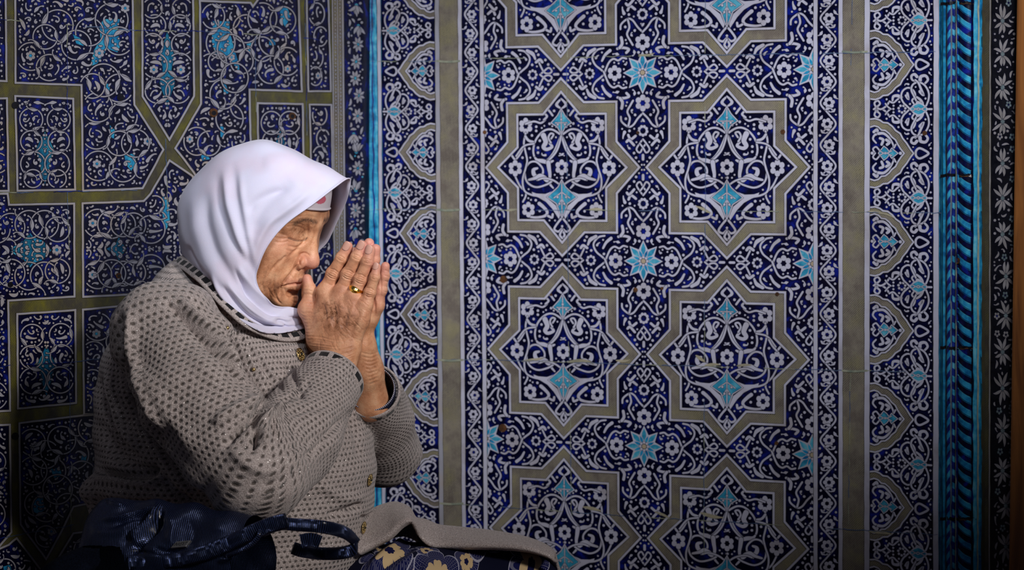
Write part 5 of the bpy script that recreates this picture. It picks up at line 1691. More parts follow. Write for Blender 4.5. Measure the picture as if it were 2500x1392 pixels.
bump(nt, b, hgt, 0.9, 0.0065)
M['knit'] = m


def chain_param(V, pts, rad):
    pts = [np.array(p, float) for p in pts]
    pts = [pts[0] + (pts[0] - pts[1]) * 1.6] + pts; rad = [rad[0]] + list(rad)
    n0 = len(pts); tt_ = np.linspace(0, n0 - 1, (n0 - 1) * 7 + 1)
    C_ = catmull(pts, 7); rad = np.interp(tt_, range(n0), rad)
    for _ in range(22): C_[1:-1] = (C_[:-2] + C_[1:-1] * 2 + C_[2:]) / 4
    pts = C_
    n = len(pts) - 1
    D_ = np.empty((n, len(V)), np.float32); S_ = np.empty_like(D_); AX = np.zeros((n, 3)); Q_ = []
    acc = 0.0
    for i in range(n):
        a, b_ = pts[i], pts[i + 1]; ba = b_ - a; ln = np.linalg.norm(ba); AX[i] = ba / ln
        t = np.clip(((V - a) @ ba) / ln ** 2, 0, 1)
        q = V - a - t[:, None] * ba
        D_[i] = np.linalg.norm(q, axis=1) - (rad[i] + (rad[i + 1] - rad[i]) * t); S_[i] = acc + t * ln; Q_.append(q.astype(np.float32)); acc += ln
    dm = D_.min(0); w_ = np.exp(-(D_ - dm) / 0.005); w_ /= w_.sum(0)
    s_ = (w_ * S_).sum(0); ax = w_.T @ AX; ax /= np.linalg.norm(ax, axis=1)[:, None]
    q = sum(w_[i][:, None] * Q_[i] for i in range(n))
    e1 = np.array([[0, 1.0, 0]]) - ax * ax[:, 1:2]; e1 /= np.linalg.norm(e1, axis=1)[:, None]; e2 = np.cross(ax, e1)
    return dm, s_, np.arctan2((q * e2).sum(1), (q * e1).sum(1))


SLN = ([(-0.064, -0.138, -0.156), bp(406, 820, -0.198), bp(478, 975, -0.245), bp(622, 1152, -0.262), bp(716, 1072, -0.165), bp(812, 922, -0.052)], [0.068, 0.075, 0.076, 0.069, 0.0640, 0.0455])
SLF = ([(-0.080, 0.145, -0.162), bp(690, 840, 0.205), bp(800, 980, 0.245), bp(935, 1100, 0.245), bp(925, 1020, 0.16), bp(908, 955, 0.060)], [0.074, 0.075, 0.070, 0.055, 0.050, 0.0400])
lo, hi = (-0.275, -0.355, -0.60), (0.26, 0.345, 0.0); H = 0.0031
T = Field(lo, hi, H)
T.ell((-0.090, 0, -0.237), (0.153, 0.172, 0.135), 0)
T.ell((-0.055, 0, -0.335), (0.198, 0.20, 0.175), 0.05)
T.ell((-0.050, 0.0, -0.470), (0.192, 0.19, 0.120), 0.05)
T.ell((0.030, 0.0, -0.385), (0.115, 0.16, 0.12), 0.04)
T.cap((-0.085, -0.12, -0.160), (-0.085, 0.12, -0.160), 0.062, 0.062, 0.03)
T.cap((-0.085, 0, -0.115), (-0.070, 0, -0.16), 0.066, 0.085, 0.03)
T.ell((-0.103, 0, -0.135), (0.072, 0.120, 0.078), 0.03)
T.ell(bp(360, 1196, -0.16), (0.085, 0.05, 0.020), 0.02)
T.ell(bp(262, 1196, -0.13), (0.032, 0.06, 0.022), 0.02)
T.chain([bp(262, 1205, -0.15), bp(252, 1265, -0.16), bp(226, 1330, -0.17)], [0.022, 0.014, 0.010], 0.02)
A1 = Field(lo, hi, H); A1.chain(*SLN, k=0.012)
A2 = Field(lo, hi, H); A2.chain(*SLF, k=0.012)
def cut_end(A, pts, inner, deep=0.10):
    e, d0 = np.array(pts[-1]), np.array(pts[-2]); ax = (e - d0) / np.linalg.norm(e - d0)
    g = [(A.lo[k] + A.h * np.arange(A.n[k])).astype(np.float32) for k in range(3)]
    X = np.meshgrid(*g, indexing='ij', sparse=True)
    pd = sum((X[i] - e[i]) * ax[i] for i in range(3))
    near_ = sum((X[i] - e[i]) ** 2 for i in range(3)) < 0.12 ** 2
    A.v = np.where(near_, np.maximum(A.v, pd), A.v)
    A.cap(e - ax * deep, e + ax * 0.05, inner * 0.93, inner, 0.002, cut=True)
    return e, ax
cuN = cut_end(A1, SLN[0], 0.0415); cuF = cut_end(A2, SLF[0], 0.0362)
U = Field(lo, hi, H)
kk = 0.010
h = np.maximum(kk - np.abs(A1.v - T.v), 0) / kk; U.v = np.minimum(A1.v, T.v) - h * h * kk * .25
h = np.maximum(kk - np.abs(A2.v - U.v), 0) / kk; U.v = np.minimum(A2.v, U.v) - h * h * kk * .25
# neck opening: everything above the slanting neckline plane, round the neck
g = [(U.lo[k] + U.h * np.arange(U.n[k])).astype(np.float32) for k in range(3)]
X = np.meshgrid(*g, indexing='ij', sparse=True)
inp = np.maximum((-0.0600 - 0.59 * (X[0] + 0.134) - X[2]) * 0.86, np.sqrt((X[0] + 0.045) ** 2 + X[1] ** 2) - 0.110)
U.v = np.maximum(U.v, -inp)
V, Q = U.mesh(); V = relax(V, Q, 2, .5)
dT = np.full(len(V), 0.0)
ix = np.clip(np.round((V - U.lo) / H).astype(int), 0, U.n - 1)
lt = T.v[ix[:, 0], ix[:, 1], ix[:, 2]]; l1 = A1.v[ix[:, 0], ix[:, 1], ix[:, 2]]; l2 = A2.v[ix[:, 0], ix[:, 1], ix[:, 2]]
PN = list(SLN[0]); PN[3] = bp(585, 1205, -0.275); PN[2] = bp(462, 985, -0.250); PN[4] = bp(722, 1095, -0.175)
PF = list(SLF[0]); PF[3] = bp(950, 1135, 0.255)
d1, s1, g1 = chain_param(V, PN, SLN[1]); d2, s2, g2 = chain_param(V, PF, SLF[1])
u_ = np.arctan2(V[:, 1], V[:, 0] + 0.05) * 0.195; v_ = V[:, 2].copy()
k = (l1 < lt + 0.002) & (V[:, 1] < 0); u_[k] = g1[k] * 0.070; v_[k] = s1[k]
k = (l2 < lt + 0.002) & (V[:, 1] > 0); u_[k] = g2[k] * 0.066; v_[k] = s2[k]
Wd = bw(V); nr = vnormals(Wd, Q)
cl = [
    ([(296, 770), (297, 830), (303, 881), (331, 982), (366, 1052), (420, 1130), (480, 1205)], -0.013, 10), ([(318, 760), (318, 830), (330, 890), (362, 985), (400, 1050)], 0.006, 12),
    ([(405, 735), (440, 765), (481, 805), (532, 860), (582, 910), (612, 950)], -0.0085, 9), ([(440, 735), (475, 775), (520, 820), (566, 872), (602, 922), (630, 960)], 0.0085, 9),
    ([(470, 740), (502, 785), (552, 841), (592, 898), (627, 955), (652, 985)], -0.0085, 7), ([(520, 760), (560, 815), (610, 880), (655, 940)], 0.0050, 10), ([(560, 790), (610, 850), (660, 915), (690, 955)], -0.0045, 8),
    ([(655, 975), (637, 992), (612, 1028), (580, 1050), (547, 1088)], -0.0150, 8), ([(640, 972), (600, 990), (560, 1010), (520, 1040)], 0.0080, 14), ([(600, 1060), (640, 1030), (668, 1010), (700, 985)], 0.0060, 9),
    ([(632, 1010), (622, 1032), (622, 1067), (617, 1100)], -0.0100, 6), ([(650, 1010), (645, 1050), (650, 1090)], 0.0055, 8), ([(665, 1005), (668, 1045), (690, 1080)], -0.0045, 6),
    ([(560, 1095), (600, 1130), (640, 1150), (690, 1150)], 0.0035, 16), ([(680, 980), (720, 960), (760, 930)], -0.0030, 8), ([(700, 1010), (750, 1000), (810, 990)], -0.0022, 9), ([(690, 1100), (750, 1080), (810, 1050)], -0.0022, 9),
    ([(244, 925), (252, 990), (270, 1050), (305, 1103), (345, 1130)], -0.0120, 12), ([(262, 900), (276, 980), (300, 1050), (340, 1100)], 0.0050, 12),
    ([(240, 1027), (252, 1070), (280, 1110), (320, 1140), (365, 1150), (380, 1140)], -0.0130, 11), ([(222, 1180), (260, 1176), (320, 1184), (366, 1183), (386, 1168)], 0.0060, 10), ([(240, 1150), (290, 1158), (350, 1160), (378, 1148)], -0.0120, 8),
    ([(400, 1080), (440, 1140), (500, 1200)], 0.0040, 14), ([(392, 1165), (430, 1200), (480, 1240)], -0.0060, 10),
    ([(460, 840), (520, 920), (590, 980)], 0.0025, 22), ([(340, 900), (400, 1000), (470, 1090)], 0.003, 20),
    ([(700, 880), (720, 930), (745, 970)], -0.004, 7), ([(855, 1000), (870, 1060), (880, 1120)], -0.003, 9),
    ([(880, 1230), (850, 1245), (800, 1262)], -0.006, 9), ([(920, 1250), (900, 1265), (880, 1262)], -0.004, 6), ([(780, 1180), (830, 1215), (890, 1215)], 0.003, 12),
    ([(742, 1120), (790, 1080), (840, 1020)], -0.005, 9),
]
cl = [(l_[0], l_[1] * (1.9 if abs(l_[1]) < 0.011 else 1.4), l_[2]) for l_ in cl]
d = folds(Wd, nr, cl, -0.05)
P2 = proj(Wd)
d += 0.0024 * np.sin(P2[:, 0] * .031 + P2[:, 1] * .043) * np.sin(P2[:, 1] * .027 - P2[:, 0] * .012)
Wd = Wd + nr * d[:, None]
Qk = Q
cardigan = mesh_obj('cardigan', Wd, Q, M['knit'], smooth=True, attrs={'knit': np.stack([u_, v_, u_ * 0], 1), 'plain': np.where((lt < l1) & (V[:, 0] > 0.115) & (V[:, 1] > -.05), .0, 0.0)})
own(cardigan)
CW_ = Wd; nrC = vnormals(Wd, Q)


def surf_at(px, py, P=None, Nn=None, r=7):
    P = CW_ if P is None else P; Nn = nrC if Nn is None else Nn
    q = proj(P); v_ = CPOS - P
    k = np.where((np.hypot(q[:, 0] - px, q[:, 1] - py) < r) & ((Nn * v_).sum(1) > 0))[0]
    k = k[P[k, 1] < P[k, 1].min() + 0.03]
    n_ = Nn[k].mean(0); return P[k].mean(0), n_ / np.linalg.norm(n_)


def sweep(name, pts, rz, rn, mat, parent=None, up=(0, 0, 1), closed=False, sub=8, nseg=14, sq=2.6, attrs_fn=None, world=False, taper=None, wrinkle=0):
    """a band: superellipse section rz across (towards 'up') and rn thick, swept along a path"""
    C_ = catmull([np.array(p, float) for p in pts], sub, closed)
    n = len(C_)
    t = np.roll(C_, -1, 0) - np.roll(C_, 1, 0)
    if not closed: t[0] = C_[1] - C_[0]; t[-1] = C_[-1] - C_[-2]
    t /= np.linalg.norm(t, axis=1)[:, None]
    ups = np.broadcast_to(np.array(up, float), (n, 3)) if np.ndim(up) == 1 else np.array(up)
    e1 = ups - t * (ups * t).sum(1)[:, None]; e1 /= np.maximum(np.linalg.norm(e1, axis=1), 1e-9)[:, None]; e2 = np.cross(t, e1)
    s_ = np.r_[0, np.cumsum(np.linalg.norm(np.diff(C_, axis=0), axis=1))]
    vs, ua = [], []
    for i in range(n):
        tp = 1 if taper is None else np.interp(i / (n - 1), *taper)
        for j in range(nseg):
            a = 2 * math.pi * j / nseg; ca, sa = math.cos(a), math.sin(a)
            x = abs(ca) ** (2 / sq) * (1 if ca > 0 else -1); y = abs(sa) ** (2 / sq) * (1 if sa > 0 else -1)
            w_ = 1 + (wrinkle * math.sin(s_[i] * 260 + 2 * math.sin(s_[i] * 90)) if wrinkle else 0)
            vs.append(C_[i] + e1[i] * x * rz * tp + e2[i] * y * rn * w_); ua.append((s_[i], x, 1.0))
    fs = [[i * nseg + j, i * nseg + (j + 1) % nseg, ((i + 1) % n) * nseg + (j + 1) % nseg, ((i + 1) % n) * nseg + j] for i in range(n if closed else n - 1) for j in range(nseg)]
    if not closed: fs += [list(range(nseg)), [(n - 1) * nseg + j for j in range(nseg)][::-1]]
    V_ = np.array(vs); Wd_ = V_ if world else bw(V_)
    at_ = {'ribbon': np.array(ua), 'plain': np.ones(len(V_)), 'knit': np.array(ua)}
    o = mesh_obj(name, Wd_, fs, mat, smooth=True, attrs=at_)
    o.parent = parent
    return o


# ribbon-threaded borders: neckline and both cuffs
neck = [bp(438, 634, -.012), bp(462, 652, -.055), bp(498, 682, -.085), bp(548, 738, -.100), bp(598, 786, -.093), bp(650, 812, -.066), bp(700, 822, -.035), bp(742, 812, .000), bp(765, 790, .045), (0.00, .088, -.135), (-0.06, .096, -.105), (-0.115, .070, -.07)]
cen = np.array((-0.045, 0, -0.11))
C_ = catmull([np.array(p, float) for p in neck], 8, True)
o_ = C_ - cen; o_[:, 2] *= 0.2; o_ /= np.linalg.norm(o_, axis=1)[:, None]
upn = -0.75 * o_ + np.array([0, 0, 0.66])
sweep('ribbon_neckline', neck, 0.0095, 0.0032, M['knit'], cardigan, up=upn, closed=True)
def cuff_ring(e, ax, r, back, name, rz, rn, mat, n=14, tilt=0.0):
    e1 = np.array([0, 1.0, 0]) - ax * ax[1]; e1 /= np.linalg.norm(e1); e2 = np.cross(ax, e1)
    pts = [e - ax * back + r * (math.cos(a) * e1 + math.sin(a) * e2) + ax * tilt * math.sin(a) for a in np.arange(n) * 2 * math.pi / n]
    return sweep(name, pts, rz, rn, mat, cardigan, up=tuple(ax), closed=True, sub=6)
cuff_ring(*cuN, 0.0445, 0.006, 'ribbon_cuff', 0.0100, 0.0026, M['knit'], tilt=0)
cuff_ring(*cuF, 0.0392, 0.006, 'ribbon_cuff', 0.0100, 0.0026, M['knit'])

# blouse cuffs underneath, navy with a dotted hem
m, nt, b = nmat('navy_dotted_blouse'); rb = attr(nt, 'ribbon').outputs['Vector']; rs = N(nt, 'ShaderNodeSeparateXYZ'); L(nt, rb, rs.inputs[0])
ds = math_(nt, 'MULTIPLY', math_(nt, 'LESS_THAN', math_(nt, 'FRACT', math_(nt, 'DIVIDE', rs.outputs[0], 0.0026)), 0.55), math_(nt, 'GREATER_THAN', rs.outputs[1], 0.72))
L(nt, mix(nt, ds, (0.006, 0.010, 0.045), (0.5, 0.5, 0.6)), b.inputs['Base Color']); b.inputs['Roughness'].default_value = 0.7
M['blouse'] = m
cuff_ring(*cuN, 0.0375, 0.004, 'blouse_cuff', 0.0095, 0.0012, M['blouse'])
cuff_ring(*cuF, 0.0330, -0.001, 'blouse_cuff', 0.0110, 0.0012, M['blouse'])

# filigree buttons and gold beads
def button(px, py, r=0.0083, squash=1.0, tiltx=0.0):
    P, n_ = surf_at(px, py)
    n_ = n_ + np.array([tiltx, 0, 0]); n_ /= np.linalg.norm(n_)
    e1 = np.cross(n_, UP); e1 /= np.linalg.norm(e1); e2 = np.cross(n_, e1)
    P = P + n_ * 0.0025
    bm = bmesh.new()
    def tor(c, R_, r_, k=28, m_=6, lob=0, la=0.0):
        vv = []
        for i in range(k):
            a = 2 * math.pi * i / k; RR = R_ * (1 + la * abs(math.sin(lob * a / 2)) if lob else 1)
            for j in range(m_):
                b_ = 2 * math.pi * j / m_
                q = c + (e1 * math.cos(a) + e2 * math.sin(a)) * (RR + r_ * math.cos(b_)) + n_ * r_ * math.sin(b_)
                vv.append(bm.verts.new(q))
        for i in range(k):
            for j in range(m_):
                bm.faces.new((vv[i * m_ + j], vv[i * m_ + (j + 1) % m_], vv[((i + 1) % k) * m_ + (j + 1) % m_], vv[((i + 1) % k) * m_ + j]))
    def ball(c, r_):
        s_ = bmesh.ops.create_uvsphere(bm, u_segments=10, v_segments=7, radius=r_)
        bmesh.ops.translate(bm, vec=Vector(c), verts=s_['verts'])
    tor(P, r * 0.86, r * 0.09, 48, 6, 8, 0.16); tor(P, r * 0.62, r * 0.06)
    for k in range(8):
        a = k * math.pi / 4; dd = e1 * math.cos(a) + e2 * math.sin(a)
        tor(P + dd * r * 0.72 + n_ * r * .05, r * 0.17, r * 0.05, 12, 5); ball(P + dd * r * 0.98, r * 0.09)
        ball(P + (e1 * math.cos(a + .39) + e2 * math.sin(a + .39)) * r * .45 + n_ * r * .15, r * 0.10)
    tor(P + n_ * r * .12, r * 0.32, r * 0.06, 20)
    me = bpy.data.meshes.new('button'); bm.to_mesh(me); bm.free(); me.materials.append(M['oldgold'])
    for p_ in me.polygons: p_.use_smooth = True
    o = bpy.data.objects.new('button', me); COL.objects.link(o); o.parent = cardigan
    bm = bmesh.new(); s_ = bmesh.ops.create_uvsphere(bm, u_segments=12, v_segments=8, radius=r * 0.20); bmesh.ops.translate(bm, vec=Vector(P + n_ * r * .2), verts=s_['verts'])
    s_ = bmesh.ops.create_circle(bm, cap_ends=True, segments=24, radius=r * 0.80, matrix=Matrix.Translation(Vector(P - n_ * r * .05)) @ Vector(n_).to_track_quat('Z', 'Y').to_matrix().to_4x4())
    me = bpy.data.meshes.new('button_centre'); bm.to_mesh(me); bm.free(); me.materials.append(M['crystal'])
    o2 = bpy.data.objects.new('button_centre', me); COL.objects.link(o2); o2.parent = cardigan
m, nt, b = nmat('antique_gold'); b.inputs['Base Color'].default_value = (0.62, 0.47, 0.22, 1); b.inputs['Metallic'].default_value = 1; b.inputs['Roughness'].default_value = 0.28; M['oldgold'] = m
m, nt, b = nmat('dark_crystal'); b.inputs['Base Color'].default_value = (0.03, 0.028, 0.022, 1); b.inputs['Roughness'].default_value = 0.12; M['crystal'] = m
button(731, 866, 0.0090); button(900, 1171, 0.0085); button(884, 1288, 0.0085)
for (x, y, nm_) in ((620, 902, 'gold_bead'), (552, 801, 'gold_bead')):
    P, n_ = surf_at(x, y)
    bm = bmesh.new(); s_ = bmesh.ops.create_uvsphere(bm, u_segments=12, v_segments=8, radius=0.0026); bmesh.ops.translate(bm, vec=Vector(P + n_ * .0015), verts=s_['verts'])
    me = bpy.data.meshes.new(nm_); bm.to_mesh(me); bm.free(); me.materials.append(M['oldgold']); o = bpy.data.objects.new(nm_, me); COL.objects.link(o); o.parent = cardigan

# front panel of the cardigan spread over the far knee
top_e = [(872, 1268, .08), (900, 1252, .10), (930, 1238, .12), (965, 1232, .14), (998, 1246, .15), (1016, 1272, .15), (1042, 1276, .16), (1075, 1288, .17), (1120, 1293, .18), (1200, 1303, .19), (1280, 1319, .19), (1330, 1338, .18), (1356, 1358, .17)]
bot_e = [(872, 1345, .00), (906, 1328, .02), (945, 1306, .03), (975, 1278, .04), (1000, 1268, .05), (1015, 1290, .07), (1024, 1306, .08), (1048, 1326, .09), (1090, 1331, .10), (1200, 1332, .10), (1280, 1338, .10), (1330, 1352, .11), (1352, 1366, .12)]
rows = []
for a_, b_ in zip(top_e, bot_e):
    A_ = bp(*a_); B_ = bp(*b_); mid = (A_ + B_) / 2 + np.array([0, 0, .006]); under = A_ + np.array([0, .03, -.05]); rows.append([under, A_, mid, B_, B_ + np.array([0, .012, -.006])])
rows = np.array(rows)
g1_ = np.array([catmull(list(r), 8) for r in rows]); G = np.array([catmull(list(g1_[:, i]), 10) for i in range(g1_.shape[1])])
nA, nB = G.shape[:2]
Q = np.array([[i * nB + j, i * nB + j + 1, (i + 1) * nB + j + 1, (i + 1) * nB + j] for i in range(nA - 1) for j in range(nB - 1)])
kk_ = np.array([(j * .004, i * .003, 0) for i in range(nA) for j in range(nB)])
o = mesh_obj('cardigan_front_panel', bw(G.reshape(-1, 3)), Q, M['knit'], smooth=True, attrs={'knit': kk_, 'plain': np.ones(len(kk_))})
so = o.modifiers.new('thickness', 'SOLIDIFY'); so.thickness = 0.0045; so.offset = 0
o.parent = cardigan

# ---- long skirt over folded legs
m, nt, b = nmat('navy_floral_print'); sk = attr(nt, 'knit').outputs['Vector']
def flowers_layer(scale, R_, seed, petals, core_r):
    mp = N(nt, 'ShaderNodeMapping'); L(nt, sk, mp.inputs[0]); mp.inputs['Location'].default_value = (seed, seed * .7, 0); mp.inputs['Scale'].default_value = (scale, scale, scale)
    vo = N(nt, 'ShaderNodeTexVoronoi', voronoi_dimensions='2D'); vo.inputs['Scale'].default_value = 1.0; vo.inputs['Randomness'].default_value = 0.55; L(nt, mp.outputs[0], vo.inputs['Vector'])
    sub_ = N(nt, 'ShaderNodeVectorMath', operation='SUBTRACT'); L(nt, mp.outputs[0], sub_.inputs[0]); L(nt, vo.outputs['Position'], sub_.inputs[1])
    sp_ = N(nt, 'ShaderNodeSeparateXYZ'); L(nt, sub_.outputs[0], sp_.inputs[0])
    an = math_(nt, 'ARCTAN2', sp_.outputs[1], sp_.outputs[0]); r = vo.outputs['Distance']
    lob = math_(nt, 'ABSOLUTE', math_(nt, 'SINE', math_(nt, 'MULTIPLY', an, petals / 2)))
    lob = math_(nt, 'POWER', lob, 0.45)
    edge_ = math_(nt, 'MULTIPLY', math_(nt, 'ADD', math_(nt, 'MULTIPLY', lob, 0.36), 0.64), R_)
    q = math_(nt, 'DIVIDE', r, edge_)
    inside_ = math_(nt, 'LESS_THAN', q, 1.0)
    rim = math_(nt, 'MULTIPLY', inside_, math_(nt, 'GREATER_THAN', q, 0.955))
    rays = math_(nt, 'MULTIPLY', math_(nt, 'GREATER_THAN', math_(nt, 'SINE', math_(nt, 'MULTIPLY', an, petals * 9)), 0.80), inside_)
    dots = math_(nt, 'MULTIPLY', math_(nt, 'MULTIPLY', math_(nt, 'LESS_THAN', math_(nt, 'SINE', math_(nt, 'MULTIPLY', an, petals * 9)), -0.80), inside_), math_(nt, 'GREATER_THAN', math_(nt, 'SINE', math_(nt, 'MULTIPLY', r, 150 )), 0.2))
    core = math_(nt, 'LESS_THAN', math_(nt, 'ADD', q, math_(nt, 'MULTIPLY', math_(nt, 'ABSOLUTE', math_(nt, 'SINE', math_(nt, 'MULTIPLY', an, petals))), -0.06)), core_r)
    eye = math_(nt, 'LESS_THAN', q, core_r * 0.36)
    line = math_(nt, 'MAXIMUM', rim, math_(nt, 'MULTIPLY', math_(nt, 'MAXIMUM', rays, dots), 0.36))
    return inside_, line, core, eye
col = mix(nt, 0.0, (0.004, 0.005, 0.020), (0, 0, 0))
for (sc_, R_, sd_, pt, cr_) in ((17.0, 0.36, 3.3, 5, 0.50), (10.5, 0.47, 0.30, 7, 0.46)):
    ins, line, core, eye = flowers_layer(sc_, R_, sd_, pt, cr_)
    col = mix(nt, ins, col, (0.006, 0.008, 0.065)); col = mix(nt, line, col, (0.36, 0.36, 0.46)); col = mix(nt, core, col, (0.58, 0.43, 0.24)); col = mix(nt, eye, col, (0.006, 0.007, 0.05))
L(nt, col, b.inputs['Base Color']); b.inputs['Roughness'].default_value = 0.9; b.inputs['Specular IOR Level'].default_value = 0.12
M['skirt'] = m
F = Field((-0.30, -0.34, -0.735), (0.48, 0.34, -0.42), 0.0042)
F.cap((-0.07, 0.09, -0.60), (0.305, 0.165, -0.572), 0.118, 0.100, 0.0)
F.cap((-0.07, -0.09, -0.61), (0.26, -0.15, -0.625), 0.120, 0.088, 0.05)
F.ell((0.13, 0.0, -0.655), (0.25, 0.24, 0.085), 0.05); F.ell((-0.06, 0, -0.62), (0.19, 0.22, 0.12), 0.05)
F.ell(bp(985, 1450, 0.05), (0.11, 0.09, 0.060), 0.05)
F.v = np.maximum(F.v, (-(F.lo[2] + F.h * np.arange(F.n[2])) - 0.718)[None, None, :].astype(np.float32))
V, Q = F.mesh(); V = relax(V, Q, 1)
Wd = bw(V); nr = vnormals(Wd, Q)
d = folds(Wd, nr, [([(900, 1392), (930, 1360), (975, 1325), (1010, 1300)], 0.006, 7), ([(915, 1400), (960, 1362), (1010, 1335)], -0.008, 6), ([(890, 1370), (930, 1330), (980, 1300)], -0.008, 6), ([(960, 1400), (990, 1370), (1030, 1345)], 0.004, 7), ([(1010, 1400), (1030, 1370)], -0.005, 8)], -0.2)
Wd = Wd + nr * d[:, None]
o = mesh_obj('floral_skirt', Wd, Q, M['skirt'], smooth=True, attrs={'knit': np.stack([V[:, 0] + .25 * V[:, 1], V[:, 2] * 1.1 - V[:, 1] * 0.8, V[:, 0] * 0], 1)})
own(o)
# ============================================================ handbag, dark cloth
m, nt, b = nmat('glossy_navy_woven_vinyl'); kb = attr(nt, 'knit').outputs['Vector']; co = N(nt, 'ShaderNodeTexCoord').outputs['Object']
sp_ = N(nt, 'ShaderNodeSeparateXYZ'); L(nt, kb, sp_.inputs[0])
su = math_(nt, 'SINE', math_(nt, 'MULTIPLY', sp_.outputs[0], 6.2832 / 0.0025)); sv = math_(nt, 'SINE', math_(nt, 'ADD', math_(nt, 'MULTIPLY', sp_.outputs[1], 6.2832 / 0.0017), math_(nt, 'MULTIPLY', su, 1.4)))
hb = math_(nt, 'ADD', math_(nt, 'MULTIPLY', su, 0.5), math_(nt, 'MULTIPLY', sv, 0.35))
cr = math_(nt, 'GREATER_THAN', hb, 0.35)
L(nt, mix(nt, cr, (0.0022, 0.0030, 0.008), (0.045, 0.070, 0.20)), b.inputs['Base Color'])
b.inputs['Roughness'].default_value = 0.25; b.inputs['Metallic'].default_value = 0.55; b.inputs['Specular IOR Level'].default_value = 0.7; b.inputs['Coat Weight'].default_value = 0.3; b.inputs['Coat Roughness'].default_value = 0.2
b.inputs['Specular Tint'].default_value = (0.55, 0.65, 1.0, 1)
bump(nt, b, math_(nt, 'ADD', hb, math_(nt, 'MULTIPLY', noise(nt, co, 60, 3), 4.0)), 0.55, 0.0011)
M['bag'] = m
m, nt, b = nmat('dark_navy_wool'); co = N(nt, 'ShaderNodeTexCoord').outputs['Object']
L(nt, ramp(nt, noise(nt, co, 500, 3), [(0.3, (0.002, 0.0025, 0.006)), (0.7, (0.006, 0.009, 0.020))]).outputs[0], b.inputs['Base Color']); b.inputs['Roughness'].default_value = 1.0; b.inputs['Specular IOR Level'].default_value = 0.05
bump(nt, b, noise(nt, co, 700, 2), 0.4, 0.0006)
M['wool'] = m
m, nt, b = nmat('brushed_steel_plate'); b.inputs['Base Color'].default_value = (0.42, 0.41, 0.38, 1); b.inputs['Metallic'].default_value = 0.9; b.inputs['Roughness'].default_value = 0.34; M['plate'] = m

bag = bpy.data.objects.new('handbag', None); COL.objects.link(bag)
bb = bw(bp(480, 1400, -0.328)); bag.location = tuple(float(x) for x in bb)
tag(bag, 'glossy dark navy handbag with gathered top lying on her lap', 'handbag')
BI = Matrix.Translation(bag.location).inverted()
def bagpart(o, parent=None):
    if parent is None: o.parent = bag; o.matrix_parent_inverse = BI
    else: o.parent = parent
    return o
F = Field((-0.24, -0.42, -0.66), (0.17, -0.13, -0.36), 0.0028)
lz = -0.328
F.chain([bp(262, 1258, lz), bp(320, 1268, lz), bp(385, 1262, lz), bp(470, 1275, lz), bp(560, 1293, lz), bp(640, 1305, lz), bp(716, 1322, lz)], [0.018, 0.020, 0.018, 0.018, 0.018, 0.016, 0.012], 0.012)
F.ell(bp(300, 1370, lz), (0.062, 0.060, 0.075), 0.03)
F.ell(bp(440, 1375, lz), (0.100, 0.066, 0.070), 0.03)
F.ell(bp(600, 1385, lz), (0.085, 0.062, 0.060), 0.03)
F.ell(bp(706, 1372, lz), (0.034, 0.050, 0.052), 0.02)
F.v = np.maximum(F.v, (-0.535 - (F.lo[2] + F.h * np.arange(F.n[2])))[None, None, :].astype(np.float32))
V, Q = F.mesh(); V = relax(V, Q, 2)
Wd = bw(V); nr = vnormals(Wd, Q)
bl = [([(384, 1236), (372, 1262), (350, 1286), (328, 1302), (326, 1318)], 0.0085, 7), ([(392, 1244), (384, 1280), (362, 1306), (338, 1330), (318, 1350)], -0.014, 8), ([(376, 1240), (340, 1250), (290, 1264), (250, 1268)], 0.0045, 5), ([(370, 1252), (330, 1264), (280, 1280)], -0.005, 6),
      ([(262, 1224), (285, 1232), (302, 1236)], 0.004, 4), ([(300, 1330), (330, 1290), (352, 1262)], -0.004, 9), ([(240, 1300), (280, 1300), (320, 1285)], 0.004, 10),
      ([(400, 1250), (420, 1290), (412, 1330)], 0.003, 12), ([(450, 1262), (470, 1300), (460, 1330)], -0.003, 12), ([(380, 1340), (400, 1346), (440, 1352)], -0.004, 5), ([(328, 1342), (360, 1350), (400, 1356)], -0.004, 3),
      ([(738, 1304), (718, 1322), (708, 1336), (722, 1354), (735, 1366)], 0.0085, 5), ([(748, 1312), (734, 1328), (724, 1340), (745, 1360)], -0.011, 8), ([(690, 1300), (680, 1330), (690, 1356), (700, 1380)], 0.003, 10), ([(655, 1310), (650, 1345), (665, 1385)], -0.003, 12),
      ([(540, 1354), (580, 1358), (620, 1372), (650, 1392)], 0.003, 3), ([(540, 1360), (580, 1366), (615, 1380), (640, 1398)], -0.004, 4), ([(680, 1352), (710, 1354), (726, 1358)], -0.006, 5)]
d = folds(Wd, nr, bl, -0.1)
P2 = proj(Wd); d += 0.0018 * np.sin(P2[:, 0] * .06 + 1) * np.sin(P2[:, 1] * .05)
Wd = Wd + nr * d[:, None]
bb_ = mesh_obj('bag_body', Wd, Q, M['bag'], smooth=True, attrs={'knit': np.stack([V[:, 0] + .25 * V[:, 2], V[:, 2] + V[:, 1] * .6, V[:, 1]], 1)})
bagpart(bb_)
def bagsweep(name, pts, rz, rn, **k):
    o = sweep(name, [bp(*p) if len(p) == 3 else p for p in pts], rz, rn, M['bag'], None, **k); bagpart(o); return o
fl_ = -0.388
bagsweep('handle', [(318, 1376, fl_), (380, 1374, fl_), (440, 1366, fl_ - .004), (500, 1350, fl_ - .004), (560, 1326, fl_), (610, 1303, fl_), (655, 1284, fl_ + .01), (700, 1272, -0.372)], 0.0105, 0.0045, wrinkle=0.2, up=(0.2, 0, 1))
